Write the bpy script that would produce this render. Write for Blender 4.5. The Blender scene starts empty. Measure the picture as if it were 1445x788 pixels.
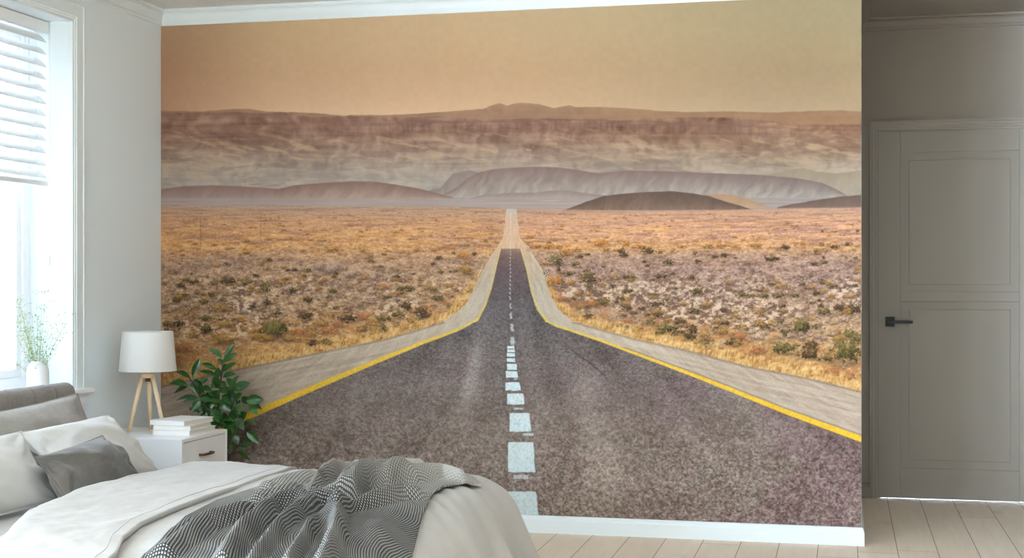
import bpy, bmesh, math, random
import numpy as np
from mathutils import Vector, Matrix

# ------------------------------------------------------------------ camera, sky, light, exposure
SC = bpy.context.scene
COL = SC.collection
YAW = math.radians(13.2)
EXPOSURE = 0.43
SKY = 117.0
cam_d = bpy.data.cameras.new('camera'); cam = bpy.data.objects.new('camera', cam_d); COL.objects.link(cam)
cam.location = (3.414, -6.67, 1.2); cam.rotation_euler = (math.pi/2, 0, YAW)
cam_d.sensor_width = 36; cam_d.lens = 2000/1445*36; cam_d.shift_y = 6/1445
cam_d.clip_start = .05; cam_d.clip_end = 100
SC.camera = cam
SC.view_settings.view_transform = 'Standard'; SC.view_settings.look = 'None'
SC.view_settings.gamma = 1; SC.view_settings.use_curve_mapping = False
SC.view_settings.exposure = EXPOSURE
SC.cycles.use_denoising = True
SC.cycles.max_bounces = 14; SC.cycles.diffuse_bounces = 10; SC.cycles.transparent_max_bounces = 16
SC.cycles.sample_clamp_indirect = 6
SC.cycles.caustics_reflective = False; SC.cycles.caustics_refractive = False
world = bpy.data.worlds.new('overcast_sky'); SC.world = world; world.use_nodes = True
bg = world.node_tree.nodes['Background']
bg.inputs[0].default_value = (.81, .985, 1.20, 1); bg.inputs[1].default_value = SKY
# the windows of the room: (y from, y to, z from, z to) in the left wall; the other two are unseen, added for daylight
WIN = [(-2.50, -.866, .72, 2.392), (-8.0, -5.8, .05, 2.52), (-10.2, -8.3, .05, 2.52)]
for (a, b, z0, z1) in WIN:                         # sky portals: they only tell the renderer where daylight enters
    L = bpy.data.lights.new('window_daylight', 'AREA'); L.shape = 'RECTANGLE'; L.size = z1-z0; L.size_y = b-a
    L.cycles.is_portal = True
    o = bpy.data.objects.new('window_daylight', L); COL.objects.link(o)
    o.location = (-.30, (a+b)/2, (z0+z1)/2); o.rotation_euler = (0, -math.pi/2, 0)

# ------------------------------------------------------------------ helpers
def rad(a): return math.radians(a)
def srgb(r, g, b):
    f = lambda v: (v/255)/12.92 if v/255 <= .04045 else ((v/255+.055)/1.055)**2.4
    return (f(r), f(g), f(b), 1)
def put(name, me, mat, parent=None, smooth=False, bevel=0, seg=2, sub=0, solid=0):
    if mat is not None: me.materials.append(mat)
    o = bpy.data.objects.new(name, me); COL.objects.link(o)
    if parent is not None: o.parent = parent
    if smooth: me.polygons.foreach_set('use_smooth', [True]*len(me.polygons))
    if solid:
        m = o.modifiers.new('thickness', 'SOLIDIFY'); m.thickness = abs(solid); m.offset = -1 if solid > 0 else 1
    if bevel:
        m = o.modifiers.new('bevel', 'BEVEL'); m.width = bevel; m.segments = seg; m.limit_method = 'ANGLE'; m.angle_limit = rad(40)
        m.harden_normals = False
    if sub:
        m = o.modifiers.new('sub', 'SUBSURF'); m.levels = sub; m.render_levels = sub
    return o
class MB:
    """collects shapes for ONE part"""
    def __init__(s): s.bm = bmesh.new()
    def box(s, a, b):
        x0, y0, z0 = a; x1, y1, z1 = b
        v = [s.bm.verts.new(p) for p in ((x0,y0,z0),(x1,y0,z0),(x1,y1,z0),(x0,y1,z0),(x0,y0,z1),(x1,y0,z1),(x1,y1,z1),(x0,y1,z1))]
        for f in ((3,2,1,0),(4,5,6,7),(0,1,5,4),(1,2,6,5),(2,3,7,6),(3,0,4,7)): s.bm.faces.new([v[i] for i in f])
        return s
    def tube(s, pts, r, n=8, caps=True):
        """round bar through pts; r one radius or one per point"""
        pts = [Vector(p) for p in pts]; rs = r if isinstance(r, (list, tuple)) else [r]*len(pts); rings = []
        up = Vector((0, 0, 1)); 
        for i, p in enumerate(pts):
            d = (pts[min(i+1, len(pts)-1)] - pts[max(i-1, 0)]).normalized()
            a = d.cross(up) if abs(d.dot(up)) < .95 else d.cross(Vector((1, 0, 0)))
            a.normalize(); b = d.cross(a).normalized()
            rings.append([s.bm.verts.new(p + (a*math.cos(2*math.pi*k/n) + b*math.sin(2*math.pi*k/n))*rs[i]) for k in range(n)])
        for i in range(len(rings)-1):
            for k in range(n): s.bm.faces.new((rings[i][k], rings[i][(k+1)%n], rings[i+1][(k+1)%n], rings[i+1][k]))
        if caps:
            s.bm.faces.new(rings[0][::-1]); s.bm.faces.new(rings[-1])
        return s
    def lathe(s, prof, c=(0,0,0), n=40, close=False):
        rings = []
        for r, z in prof:
            rings.append([s.bm.verts.new((c[0]+r*math.cos(2*math.pi*k/n), c[1]+r*math.sin(2*math.pi*k/n), c[2]+z)) for k in range(n)] if r > 1e-6 else [s.bm.verts.new((c[0], c[1], c[2]+z))])
        prs = list(zip(rings, rings[1:]))
        if close: prs.append((rings[-1], rings[0]))
        for A, B in prs:
            for k in range(n):
                q = [A[k % len(A)], A[(k+1) % len(A)], B[(k+1) % len(B)], B[k % len(B)]]
                u = []
                for w in q:
                    if w not in u: u.append(w)
                if len(u) > 2: s.bm.faces.new(u)
        return s
    def prism(s, poly, axis, a, b, sa=None, sb=None):
        """poly: (d, z) outline swept from a to b by sa/sb(d) -> 3D point"""
        A = [s.bm.verts.new(sa(d, z)) for d, z in poly]; B = [s.bm.verts.new(sb(d, z)) for d, z in poly]
        n = len(poly)
        for k in range(n): s.bm.faces.new((A[k], A[(k+1)%n], B[(k+1)%n], B[k]))
        s.bm.faces.new(A[::-1]); s.bm.faces.new(B)
        return s
    def grid(s, P, closed_u=False):
        """P[i][j] points"""
        V = [[s.bm.verts.new(p) for p in row] for row in P]
        for i in range(len(V)-1):
            for j in range(len(V[0])-1 + (1 if closed_u else 0)):
                jn = (j+1) % len(V[0])
                s.bm.faces.new((V[i][j], V[i+1][j], V[i+1][jn], V[i][jn]))
        return s
    def build(s, name, mat, parent=None, fix=True, **k):
        if fix: bmesh.ops.recalc_face_normals(s.bm, faces=s.bm.faces)
        me = bpy.data.meshes.new(name); s.bm.to_mesh(me); s.bm.free()
        return put(name, me, mat, parent, **k)
def thing(name, label, cat, loc=(0,0,0), rz=0, group=None):
    o = bpy.data.objects.new(name, None); COL.objects.link(o); o.empty_display_size = .1
    o.location = loc; o.rotation_euler = (0, 0, rz); tag(o, label, cat, group); return o
def tag(o, label=None, cat=None, group=None, kind=None):
    if label: o['label'] = label
    if cat: o['category'] = cat
    if group: o['group'] = group
    if kind: o['kind'] = kind
    return o
def structure(o, label=None): return tag(o, label, kind='structure')
def mesh_grid(name, P, mat, parent=None, uv=None, **k):
    """P: (n, m, 3) array -> one quad sheet with uv"""
    n, m = P.shape[:2]
    idx = np.arange(n*m).reshape(n, m)
    f = np.stack([idx[:-1, :-1], idx[1:, :-1], idx[1:, 1:], idx[:-1, 1:]], -1).reshape(-1, 4)
    me = bpy.data.meshes.new(name); me.from_pydata(P.reshape(-1, 3).tolist(), [], f.tolist())
    if uv is not None:
        l = me.uv_layers.new(name='uv'); l.data.foreach_set('uv', uv.reshape(-1, 2)[f.reshape(-1)].astype(np.float32).ravel())
    return put(name, me, mat, parent, smooth=True, **k)

# ------------------------------------------------------------------ materials (all procedural)
class NT:
    def __init__(s, name):
        s.m = bpy.data.materials.new(name); s.m.use_nodes = True; s.t = s.m.node_tree
        s.b = s.t.nodes['Principled BSDF']; s.out = s.t.nodes['Material Output']
    def n(s, kind, **kw):
        x = s.t.nodes.new(kind)
        for k, v in kw.items():
            if k.startswith('i_'):
                key = k[2:]; key = int(key) if key.isdigit() else key.replace('_', ' ')
                x.inputs[key].default_value = v
            else: setattr(x, k, v)
        return x
    def l(s, a, b): s.t.links.new(a, b)
    def math(s, op, a, b=None, c=None):
        x = s.n('ShaderNodeMath', operation=op)
        for i, v in enumerate((a, b, c)):
            if v is None: continue
            if isinstance(v, (int, float)): x.inputs[i].default_value = v
            else: s.l(v, x.inputs[i])
        return x.outputs[0]
    def mixc(s, f, a, b):
        x = s.n('ShaderNodeMix', data_type='RGBA')
        for i, v in ((0, f), (6, a), (7, b)):
            if isinstance(v, (int, float, tuple)): x.inputs[i].default_value = v
            else: s.l(v, x.inputs[i])
        return x.outputs[2]
    def noise(s, scale, detail=3, vec=None, rough=.5, sc3=None):
        x = s.n('ShaderNodeTexNoise'); x.inputs['Scale'].default_value = scale; x.inputs['Detail'].default_value = detail; x.inputs['Roughness'].default_value = rough
        if vec is None: vec = s.n('ShaderNodeTexCoord').outputs['Object']
        if sc3:
            mp = s.n('ShaderNodeMapping'); mp.inputs['Scale'].default_value = sc3; s.l(vec, mp.inputs[0]); vec = mp.outputs[0]
        s.l(vec, x.inputs['Vector']); return x.outputs['Fac']
    def bump(s, h, strength=.3, dist=.002):
        x = s.n('ShaderNodeBump'); x.inputs['Strength'].default_value = strength; x.inputs['Distance'].default_value = dist
        s.l(h, x.inputs['Height']); s.l(x.outputs[0], s.b.inputs['Normal'])
def paint(name, col, rough=.55, var=.03, bump=.04, scale=60, spec=.4):
    t = NT(name); c = srgb(*col); d = tuple(v*(1-var*2) for v in c[:3]) + (1,)
    n = t.noise(2.2, 4); t.l(t.mixc(n, d, c), t.b.inputs['Base Color'])
    t.b.inputs['Roughness'].default_value = rough; t.b.inputs['Specular IOR Level'].default_value = spec
    if bump: t.bump(t.noise(scale, 3), bump, .004)
    return t.m
def fabric(name, col, col2=None, weave=900, bump=.35, rough=.9, fuzz=.25, slub=.5):
    t = NT(name); c = srgb(*col); c2 = srgb(*(col2 or [v*.88 for v in col]))
    tc = t.n('ShaderNodeTexCoord').outputs['Object']
    a = t.noise(weave*.45, 2, tc, sc3=(1, 1, .12)); b = t.noise(weave*.45, 2, tc, sc3=(.12, .12, 1)); big = t.noise(7, 3, tc)
    h = t.math('ADD', a, b); f = t.math('MULTIPLY', h, .5)
    f2 = t.math('ADD', t.math('MULTIPLY', f, slub), t.math('MULTIPLY', big, 1-slub))
    mr = t.n('ShaderNodeMapRange'); mr.inputs[1].default_value = .35; mr.inputs[2].default_value = .65; t.l(f2, mr.inputs[0])
    t.l(t.mixc(mr.outputs[0], c2, c), t.b.inputs['Base Color'])
    t.b.inputs['Roughness'].default_value = rough; t.b.inputs['Specular IOR Level'].default_value = .2
    t.b.inputs['Sheen Weight'].default_value = fuzz; t.b.inputs['Sheen Roughness'].default_value = .5
    t.bump(h, bump, .0015)
    return t.m
M = {}
M['ceiling'] = paint('ceiling_paint', (212, 213, 210), .85, .008, .05, 220, .2)
M['wall'] = paint('wall_paint', (231, 240, 244), .8, .008, .05, 220, .2)
M['hall'] = paint('shaded_hall_paint', (150, 141, 131), .8, .01, .05, 220, .2)  # pale paint darkened, the recess shade put into its colour
M['dark_wall'] = paint('bounce_cut_dark_paint', (84, 79, 73), .8, .01, .05, 220, .2)  # unseen right wall, made dark to cut bounce light into the hall
M['bounce_cut'] = paint('bounce_cut_paint', (124, 119, 112), .8, .01, .05, 220, .2)  # unseen back wall, darkened to send less light back to the door
M['trim'] = paint('trim_paint', (227, 235, 237), .45, .008, .02, 90)
M['door'] = paint('shaded_door_paint', (152, 144, 134), .5, .012, .03, 140)  # door colour lowered too, carrying part of the recess shade
M['window'] = paint('window_lacquer', (244, 244, 244), .35, .005, .01, 90)
M['blind'] = paint('blind_slat_lacquer', (232, 233, 232), .45, .005, .01, 90)
M['furniture'] = paint('white_lacquer', (240, 240, 241), .4, .006, .02, 150)
M['ceramic'] = paint('matt_ceramic', (242, 242, 240), .6, .006, .03, 200)
M['black'] = paint('black_metal', (16, 16, 16), .45, .05, .02, 90)
M['brass'] = NT('aged_brass').m
t = M['brass'].node_tree.nodes['Principled BSDF']; t.inputs['Base Color'].default_value = srgb(112, 78, 46); t.inputs['Metallic'].default_value = .75; t.inputs['Roughness'].default_value = .42
def mat_floor():
    t = NT('oak_planks'); tc = t.n('ShaderNodeTexCoord').outputs['Object']
    mp = t.n('ShaderNodeMapping'); mp.inputs['Rotation'].default_value = (0, 0, rad(90)); mp.inputs['Location'].default_value = (.4, 0.0, 0)
    t.l(tc, mp.inputs[0])
    sep = t.n('ShaderNodeSeparateXYZ'); t.l(tc, sep.inputs[0])
    px = t.math('DIVIDE', t.math('SUBTRACT', sep.outputs[0], 3.47), .1745)
    idx = t.math('FLOOR', px); fx = t.math('SUBTRACT', px, idx)
    w1 = t.n('ShaderNodeTexWhiteNoise', noise_dimensions='1D'); t.l(idx, w1.inputs['W'])
    py = t.math('ADD', t.math('DIVIDE', sep.outputs[1], 2.1), t.math('MULTIPLY', w1.outputs[0], 7.0))
    jy = t.math('FLOOR', py); fy = t.math('SUBTRACT', py, jy)
    w2 = t.n('ShaderNodeTexWhiteNoise', noise_dimensions='2D')
    cb = t.n('ShaderNodeCombineXYZ'); t.l(idx, cb.inputs[0]); t.l(jy, cb.inputs[1]); t.l(cb.outputs[0], w2.inputs['Vector'])
    off = t.n('ShaderNodeCombineXYZ'); t.l(t.math('MULTIPLY', w2.outputs[0], 40), off.inputs[1]); t.l(t.math('MULTIPLY', w1.outputs[0], 30), off.inputs[0])
    va = t.n('ShaderNodeVectorMath', operation='ADD'); t.l(tc, va.inputs[0]); t.l(off.outputs[0], va.inputs[1])
    g1 = t.noise(9, 5, va.outputs[0], .6, (3.2, .28, 1)); g2 = t.noise(60, 3, va.outputs[0], .6, (3, .09, 1)); kn = t.noise(3.2, 3, va.outputs[0], .5, (1.3, .7, 1))
    base = t.mixc(w2.outputs[0], srgb(242, 227, 207), srgb(230, 212, 190))
    c = t.mixc(t.math('MULTIPLY', g1, .55), base, srgb(180, 150, 120))
    c = t.mixc(t.math('MULTIPLY', g2, .30), c, srgb(244, 234, 220))
    mr = t.n('ShaderNodeMapRange'); mr.inputs[1].default_value = .60; mr.inputs[2].default_value = .78; mr.inputs[4].default_value = .5; t.l(kn, mr.inputs[0])
    c = t.mixc(mr.outputs[0], c, srgb(150, 126, 102))
    e1 = t.math('LESS_THAN', fx, .016); e2 = t.math('LESS_THAN', fy, .0016); gap = t.math('MAXIMUM', e1, e2)
    c = t.mixc(gap, c, srgb(92, 76, 62)); t.l(c, t.b.inputs['Base Color'])
    t.b.inputs['Roughness'].default_value = .55; t.b.inputs['Specular IOR Level'].default_value = .35
    t.bump(t.math('SUBTRACT', t.math('MULTIPLY', g2, .25), gap), .3, .002)
    return t.m
M['floor'] = mat_floor()
def mat_glass(name, tint):
    t = NT(name); tr = t.n('ShaderNodeBsdfTransparent'); tr.inputs[0].default_value = (tint, tint, tint, 1); gl = t.n('ShaderNodeBsdfGlossy'); gl.inputs['Roughness'].default_value = .02
    fr = t.n('ShaderNodeLayerWeight'); fr.inputs[0].default_value = .12; mx = t.n('ShaderNodeMixShader')
    t.l(t.math('MULTIPLY', fr.outputs[0], .5), mx.inputs[0]); t.l(tr.outputs[0], mx.inputs[1]); t.l(gl.outputs[0], mx.inputs[2]); t.l(mx.outputs[0], t.out.inputs[0])
    return t.m
M['glass'] = mat_glass('window_glass', 1.0)
M['glass_dimmed'] = mat_glass('dimmed_window_glass', .176)  # darkening added to hold this window's daylight back from the bed
def mat_wood(name, a, b):
    t = NT(name); tc = t.n('ShaderNodeTexCoord').outputs['Object']
    g = t.noise(40, 4, tc, .6, (1, 1, .08)); t.l(t.mixc(g, srgb(*a), srgb(*b)), t.b.inputs['Base Color']); t.b.inputs['Roughness'].default_value = .55
    t.bump(g, .1, .001); return t.m
M['ash'] = mat_wood('pale_ash_wood', (206, 176, 138), (236, 212, 178))
M['linen_white'] = fabric('off_white_cotton', (198, 195, 189), (189, 186, 180), 1000, .15)
M['duvet'] = fabric('stone_cotton', (174, 169, 161), (164, 159, 151), 900, .18)
M['sheet'] = fabric('sheet_cotton', (172, 168, 162), (164, 160, 154), 900, .12)
M['linen_grey'] = fabric('grey_linen', (162, 156, 147), (138, 132, 124), 620, .4)
M['cushion'] = fabric('charcoal_linen', (90, 84, 76), (68, 63, 56), 620, .4)
M['headboard'] = fabric('taupe_melange', (142, 134, 125), (108, 100, 93), 420, .5)
M['shade'] = None
def mat_shade():
    t = NT('lamp_shade_linen'); t.b.inputs['Base Color'].default_value = srgb(240, 239, 236); t.b.inputs['Roughness'].default_value = .9
    t.bump(t.noise(500, 2), .12, .001)
    tl = t.n('ShaderNodeBsdfTranslucent'); tl.inputs[0].default_value = srgb(240, 238, 232)
    mx = t.n('ShaderNodeMixShader'); mx.inputs[0].default_value = .3
    t.l(t.b.outputs[0], mx.inputs[1]); t.l(tl.outputs[0], mx.inputs[2]); t.l(mx.outputs[0], t.out.inputs[0]); return t.m
M['shade'] = mat_shade()
def mat_leaf(name, a, b, rough=.27):
    t = NT(name); n = t.noise(18, 3); t.l(t.mixc(n, srgb(*a), srgb(*b)), t.b.inputs['Base Color']); t.b.inputs['Roughness'].default_value = rough
    tl = t.n('ShaderNodeBsdfTranslucent'); tl.inputs[0].default_value = srgb(*[min(255, v*1.2) for v in b])
    mx = t.n('ShaderNodeMixShader'); mx.inputs[0].default_value = .22
    t.l(t.b.outputs[0], mx.inputs[1]); t.l(tl.outputs[0], mx.inputs[2]); t.l(mx.outputs[0], t.out.inputs[0]); return t.m
M['leaf'] = mat_leaf('glossy_green_leaf', (20, 50, 20), (58, 104, 42))
M['bark'] = paint('brown_stem_bark', (74, 58, 44), .8, .2, .3, 80)
M['soil'] = paint('potting_soil', (50, 38, 30), .95, .3, .6, 60)
M['sprig_stem'] = mat_leaf('sprig_green', (140, 152, 104), (172, 186, 130), .6)
M['sprig_leaf'] = mat_leaf('sprig_leaf_green', (84, 116, 44), (122, 150, 68), .6)
M['page'] = paint('page_paper', (226, 220, 208), .9, .03, .2, 300)
M['cover'] = paint('white_book_cover', (238, 236, 232), .6, .01, .02, 200)
def mat_throw():
    """two-tone knit: small dark and pale cells with lighter and darker bands, by the cloth's own uv (metres)"""
    t = NT('houndstooth_knit'); uv = t.n('ShaderNodeUVMap').outputs[0]; sep = t.n('ShaderNodeSeparateXYZ'); t.l(uv, sep.inputs[0])
    U, V = sep.outputs[0], sep.outputs[1]
    p = 2*math.pi/.0092
    su = t.math('SINE', t.math('MULTIPLY', U, p)); sv = t.math('SINE', t.math('MULTIPLY', V, p))
    lat = t.math('MULTIPLY', su, sv)
    chk = t.math('ADD', t.math('ADD', t.math('MULTIPLY', su, .46), t.math('MULTIPLY', sv, .46)), t.math('MULTIPLY', lat, .7))
    band = t.n('ShaderNodeTexNoise', noise_dimensions='1D'); band.inputs['Scale'].default_value = 4.5; band.inputs['Detail'].default_value = 1; t.l(V, band.inputs['W'])
    k = t.math('ADD', chk, t.math('MULTIPLY', t.math('SUBTRACT', band.outputs['Fac'], .5), 1.0))
    en = t.n('ShaderNodeMapRange'); en.inputs[1].default_value = .22; en.inputs[2].default_value = 1.1; en.inputs[3].default_value = .8; en.inputs[4].default_value = 0; t.l(V, en.inputs[0])
    k = t.math('ADD', k, en.outputs[0])
    mr = t.n('ShaderNodeMapRange'); mr.inputs[1].default_value = .0; mr.inputs[2].default_value = .75; t.l(k, mr.inputs[0])
    sp = t.noise(300, 2)
    dark = t.mixc(sp, srgb(38, 37, 35), srgb(56, 54, 51)); pale = t.mixc(sp, srgb(142, 138, 130), srgb(186, 182, 173))
    body = t.mixc(mr.outputs[0], dark, pale)
    t.l(t.mixc(t.math('MULTIPLY', en.outputs[0], 1.1), body, t.mixc(mr.outputs[0], srgb(128, 124, 116), srgb(196, 191, 181))), t.b.inputs['Base Color'])
    t.b.inputs['Roughness'].default_value = .95; t.b.inputs['Specular IOR Level'].default_value = .15; t.b.inputs['Sheen Weight'].default_value = .06
    t.bump(t.math('ADD', su, t.math('MULTIPLY', sv, .8)), .6, .003)
    return t.m
M['throw'] = mat_throw()

# ------------------------------------------------------------------ the print on the mural wall, drawn dot by dot
PRINT_GAIN = 0.83
def vnoise(x, y, seed=0):
    """smooth value noise in 0..1 on any coordinate arrays"""
    xi = np.floor(x).astype(np.int64); yi = np.floor(y).astype(np.int64)
    fx = (x - xi).astype(np.float32); fy = (y - yi).astype(np.float32)
    fx = fx*fx*(3-2*fx); fy = fy*fy*(3-2*fy)
    rng = np.random.RandomState(seed + 11)
    tab = rng.rand(256*256).astype(np.float32)
    def h(a, b): return tab[(((a*73) ^ (b*179 + (a >> 3)*31)) & 255)*256 + ((a*5 + b*113 + (b >> 4)*17) & 255)]
    a = h(xi, yi); b = h(xi+1, yi); c = h(xi, yi+1); d = h(xi+1, yi+1)
    return (a + (b-a)*fx)*(1-fy) + (c + (d-c)*fx)*fy
def fbm(x, y, oct=4, seed=0, gain=.5):
    s = 0; amp = 1; tot = 0
    for k in range(oct):
        s = s + amp*vnoise(x*2**k + 17.3*k, y*2**k + 9.1*k, seed + k); tot += amp; amp *= gain
    return s/tot
def sm(a, b, x):
    t = np.clip((x-a)/(b-a), 0, 1); return t*t*(3-2*t)
def rgb(*c): return np.array(c, np.float32)
def mix(img, col, m):
    img += (np.asarray(col, np.float32) - img)*m[..., None]
def ramp(t, stops):
    xs = [s[0] for s in stops]
    return np.stack([np.interp(t, xs, [s[1][k] for s in stops]) for k in range(3)], -1).astype(np.float32)

def paint_desert_highway(X, Y):
    """The printed picture: X, Y = camera image pixel coordinates of every print dot. Returns display-referred RGB 0..255."""
    n = np.float32
    def line(pts):
        p = np.array(pts, float); o = np.argsort(p[:, 0]); return np.interp(X, p[o, 0], p[o, 1])
    def liney(pts):
        p = np.array(pts, float); o = np.argsort(p[:, 1]); return np.interp(Y, p[o, 1], p[o, 0])
    # ---- sky
    img = ramp(Y + 6*(fbm(X/90, Y/40, 3, 1)-.5), [(0, (202,177,145)), (40, (202,175,142)), (100, (198,166,135)), (135, (203,170,140)), (160, (211,178,148))])
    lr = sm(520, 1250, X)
    img *= 1 - .15*lr[..., None]*np.array([1.0, .85, 1.0])  # sky darkened rightward to offset the stronger room light on that side
    img *= 1 - (.20*sm(420, 200, X))[..., None]*np.array([.8, 1.0, 1.0])  # sky darkened at left, partly the room corner's shade put into the print
    img += (fbm(X/7, Y/7, 2, 3)-.5)[..., None]*6
    # ---- ridges
    def c6(pts): return [(220 + a/2.814, 120 + b/2.814) for a, b in pts]
    def c7(pts): return [(720 + a/2.814, 120 + b/2.814) for a, b in pts]
    jag = (fbm(X/9, Y*0, 3, 5)-.5)*2.2
    sky_l = line(c6([(-80,103),(20,103),(110,103),(180,106),(290,97),(370,95),(430,105),(560,109),(640,113),(740,122),(800,120),(900,120),(1000,117),(1140,108),(1300,95),(1340,80),(1365,72)]) +
                 c7([(-10,84),(10,76),(40,72),(110,75),(170,92),(200,88),(235,80),(260,88),(340,88),(450,92),(600,104),(700,108),(850,105),(950,108),(1050,110),(1200,104),(1300,101),(1395,107),(1500,108)])) + jag*.5
    m = sm(-.7, .9, Y - sky_l)
    big = fbm(X/60 + .5*fbm(X/30, Y/12, 3, 8), Y/13, 4, 7)
    strat = fbm(X/150, (Y + 8*fbm(X/80, Y/60, 2, 9))/3.1, 3, 10)
    gul = fbm(X/9 + 3*fbm(X/40, Y/18, 3, 13), Y/13, 4, 12)
    base = ramp(Y, [(146,(158,130,104)), (160,(136,106,92)), (180,(140,110,96)), (205,(148,122,106)), (230,(158,136,120)), (255,(166,150,138)), (275,(166,154,146)), (292,(172,158,150))])
    warm = sm(700, 1150, X)
    base += warm[..., None]*np.array([4, 1, -6])
    t = (big-.5)*58 + (strat-.5)*24 + (gul-.5)*52
    far_img = base + t[..., None]*np.array([1, .95, .85])
    # sunlit pale slopes
    pale = sm(.56, .72, fbm((X + .5*Y)/34 + 1.5*fbm(X/40, Y/16, 3, 22), (Y - .22*X)/6, 4, 21))*sm(165, 210, Y)*.55
    mix(far_img, rgb(190, 162, 132), pale)
    dk = sm(.55, .74, fbm(X/45 + 2*fbm(X/30, Y/14, 3, 26), (Y + .1*X)/9, 4, 25))*.38
    mix(far_img, rgb(122, 96, 86), dk)
    hz = sm(190, 262, Y)*.38*(.6 + .8*fbm(X/80, Y/25, 2, 31))
    mix(far_img, rgb(172, 168, 160), np.clip(hz, 0, 1))
    mix(img, 0, m*0)
    img += (far_img - img)*m[..., None]
    # pale farther ridge between skyline and mesa top
    l2 = line(c6([(-80,108),(20,108),(200,110),(330,108),(430,114),(470,110),(515,102),(560,114),(620,130),(700,126),(760,124),(860,126),(1000,128),(1150,126),(1290,140)]) +
              c7([(0,136),(130,133),(340,138),(400,141),(600,134),(740,127),(860,130),(1000,141),(1130,152),(1250,158),(1400,156)])) + jag*.7
    band = m*sm(1.0, -.8, Y - l2)
    mix(img, 0, m*0)
    img += ((rgb(158,128,104) + warm[..., None]*np.array([4, 1, -5])) - img)*(band*.75)[..., None]
    # mesa cliff: a dark rim with a ribbed face under it
    rim = line(c6([(700,170),(860,158),(1000,150),(1200,148),(1400,146)]) + c7([(60,150),(130,136),(380,140),(420,158),(640,158),(700,160),(900,162),(1100,172),(1180,182)])) + jag
    mr = np.exp(-((Y-rim)/1.6)**2)*sm(430, 560, X)*sm(1160, 1110, X)
    mix(img, rgb(118, 92, 80), mr*.42)
    face = sm(0, 2, Y-rim)*sm(17, 8, Y-rim)*sm(430, 560, X)*sm(1160, 1110, X)
    rib = fbm(X/3.2, Y/30, 3, 41)
    img += ((rib-.5)*30*face)[..., None]*np.array([1.1, .95, .8])
    rim2 = line([(200,216),(300,208),(420,196),(520,190),(640,196),(720,200)]) + 2*jag
    mix(img, rgb(116, 90, 82), np.exp(-((Y-rim2)/2.4)**2)*.42*sm(720, 640, X)*fbm(X/30, Y/9, 2, 43))
    rim3 = line([(200,178),(300,186),(430,172),(520,168),(700,176),(860,178),(1000,186),(1215,196)]) + 3*jag
    mix(img, rgb(118, 90, 80), np.exp(-((Y-rim3)/3)**2)*.4*fbm(X/40, Y/9, 2, 44))
    # ---- nearer low hills
    def hill(top, ctop, cbot, ybot, seed, gl=26, edge=.8, dark=1.0):
        tl = line(top) + jag*.35
        mm = sm(-edge, edge, Y - tl)*sm(ybot + 2.0, ybot - 1.5, Y)
        d = np.clip((Y - tl)/np.maximum(ybot - tl, 3), 0, 1)
        c = rgb(*ctop)*(1-d[..., None]) + rgb(*cbot)*d[..., None]
        g = fbm((X + .5*(Y-tl))/7 + 1.5*fbm(X/25, Y/9, 2, seed+1), Y/15, 4, seed)
        c = c + ((g-.5)*gl*(.4 + d))[..., None]*np.array([1.05, 1, .95])
        ok = (X > min(p[0] for p in top)) & (X < max(p[0] for p in top))
        mmm = mm*ok
        img[...] += (c - img)*mmm[..., None]
    hill(c7([(920,380),(1010,362),(1100,340),(1160,330),(1220,345),(1300,352),(1395,340),(1500,336)]), (158,140,120), (176,164,148), 286, 51, 24)
    hill(c6([(1040,430),(1130,410),(1180,352),(1225,345),(1250,340),(1290,350)]), (142,126,118), (165,155,148), 286, 52)
    hill(c6([(1125,446),(1200,404),(1240,370),(1290,345),(1350,334),(1407,330)]) + c7([(10,329),(100,325),(200,328),(280,340),(350,352),(400,346),(450,340),(600,342),(800,350),(1000,358),(1150,372),(1240,390),(1290,412),(1330,436),(1350,450)]), (134,114,106), (170,160,150), 279, 53, 34)
    hill(c6([(-60,420),(20,415),(110,402),(240,399),(370,405),(490,412),(600,432),(640,450)]), (138,112,102), (166,150,144), 287, 54, 22)
    hill(c6([(470,420),(500,410),(560,398),(680,388),(790,383),(880,385),(960,397),(1060,415),(1130,435),(1180,446)]), (134,108,98), (166,144,130), 282, 55, 26)
    hill(c6([(1250,452),(1300,436),(1400,430)]) + c7([(100,428),(160,420),(240,420),(300,430),(380,440)]), (146,128,120), (172,160,150), 284, 56, 22)
    # haze floor
    fl = sm(277, 283, Y)
    haze = rgb(164, 150, 144) + ((fbm(X/60, Y/2.5, 3, 57)-.5)*22)[..., None]*np.array([1, 1, 1.])
    img += (haze - img)*(fl*.92)[..., None]
    mix(img, rgb(205, 182, 150), sm(.5, .8, fbm(X/30, Y/2, 3, 58))*fl*sm(292, 288, Y)*sm(735, 800, X)*sm(900, 800, X)*.8)
    hill(c7([(770,438),(800,434),(880,435),(950,455),(1020,482),(1040,490)]), (172,140,112), (182,152,122), 293, 59, 18)
    hill(c7([(205,500),(240,488),(300,465),(370,442),(450,432),(540,426),(640,422),(720,430),(790,442),(860,465),(930,485),(960,496)]), (104,86,76), (130,108,94), 297, 60, 30)
    hill(c7([(1060,486),(1120,474),(1200,460),(1300,445),(1395,437),(1500,432)]), (112,94,84), (128,108,96), 294, 61, 20)
    img *= 1 - (.07*sm(640, 1150, X)*sm(330, 280, Y))[..., None]*np.array([1, .9, .8])      # upper print darkened rightward to counter the brighter room light there
    # ---- desert plain
    hor = line([(200,288),(560,289),(700,292),(735,294),(900,297),(1080,294),(1220,291)])
    D = np.maximum(Y - hor, .6)
    pm = sm(0, 3, Y - hor)
    u = (X - 722)/(D + 9)*22; v = 1500/(D + 10)            # ground coordinates: rows crowd towards the horizon
    left = sm(760, 690, X)
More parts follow.
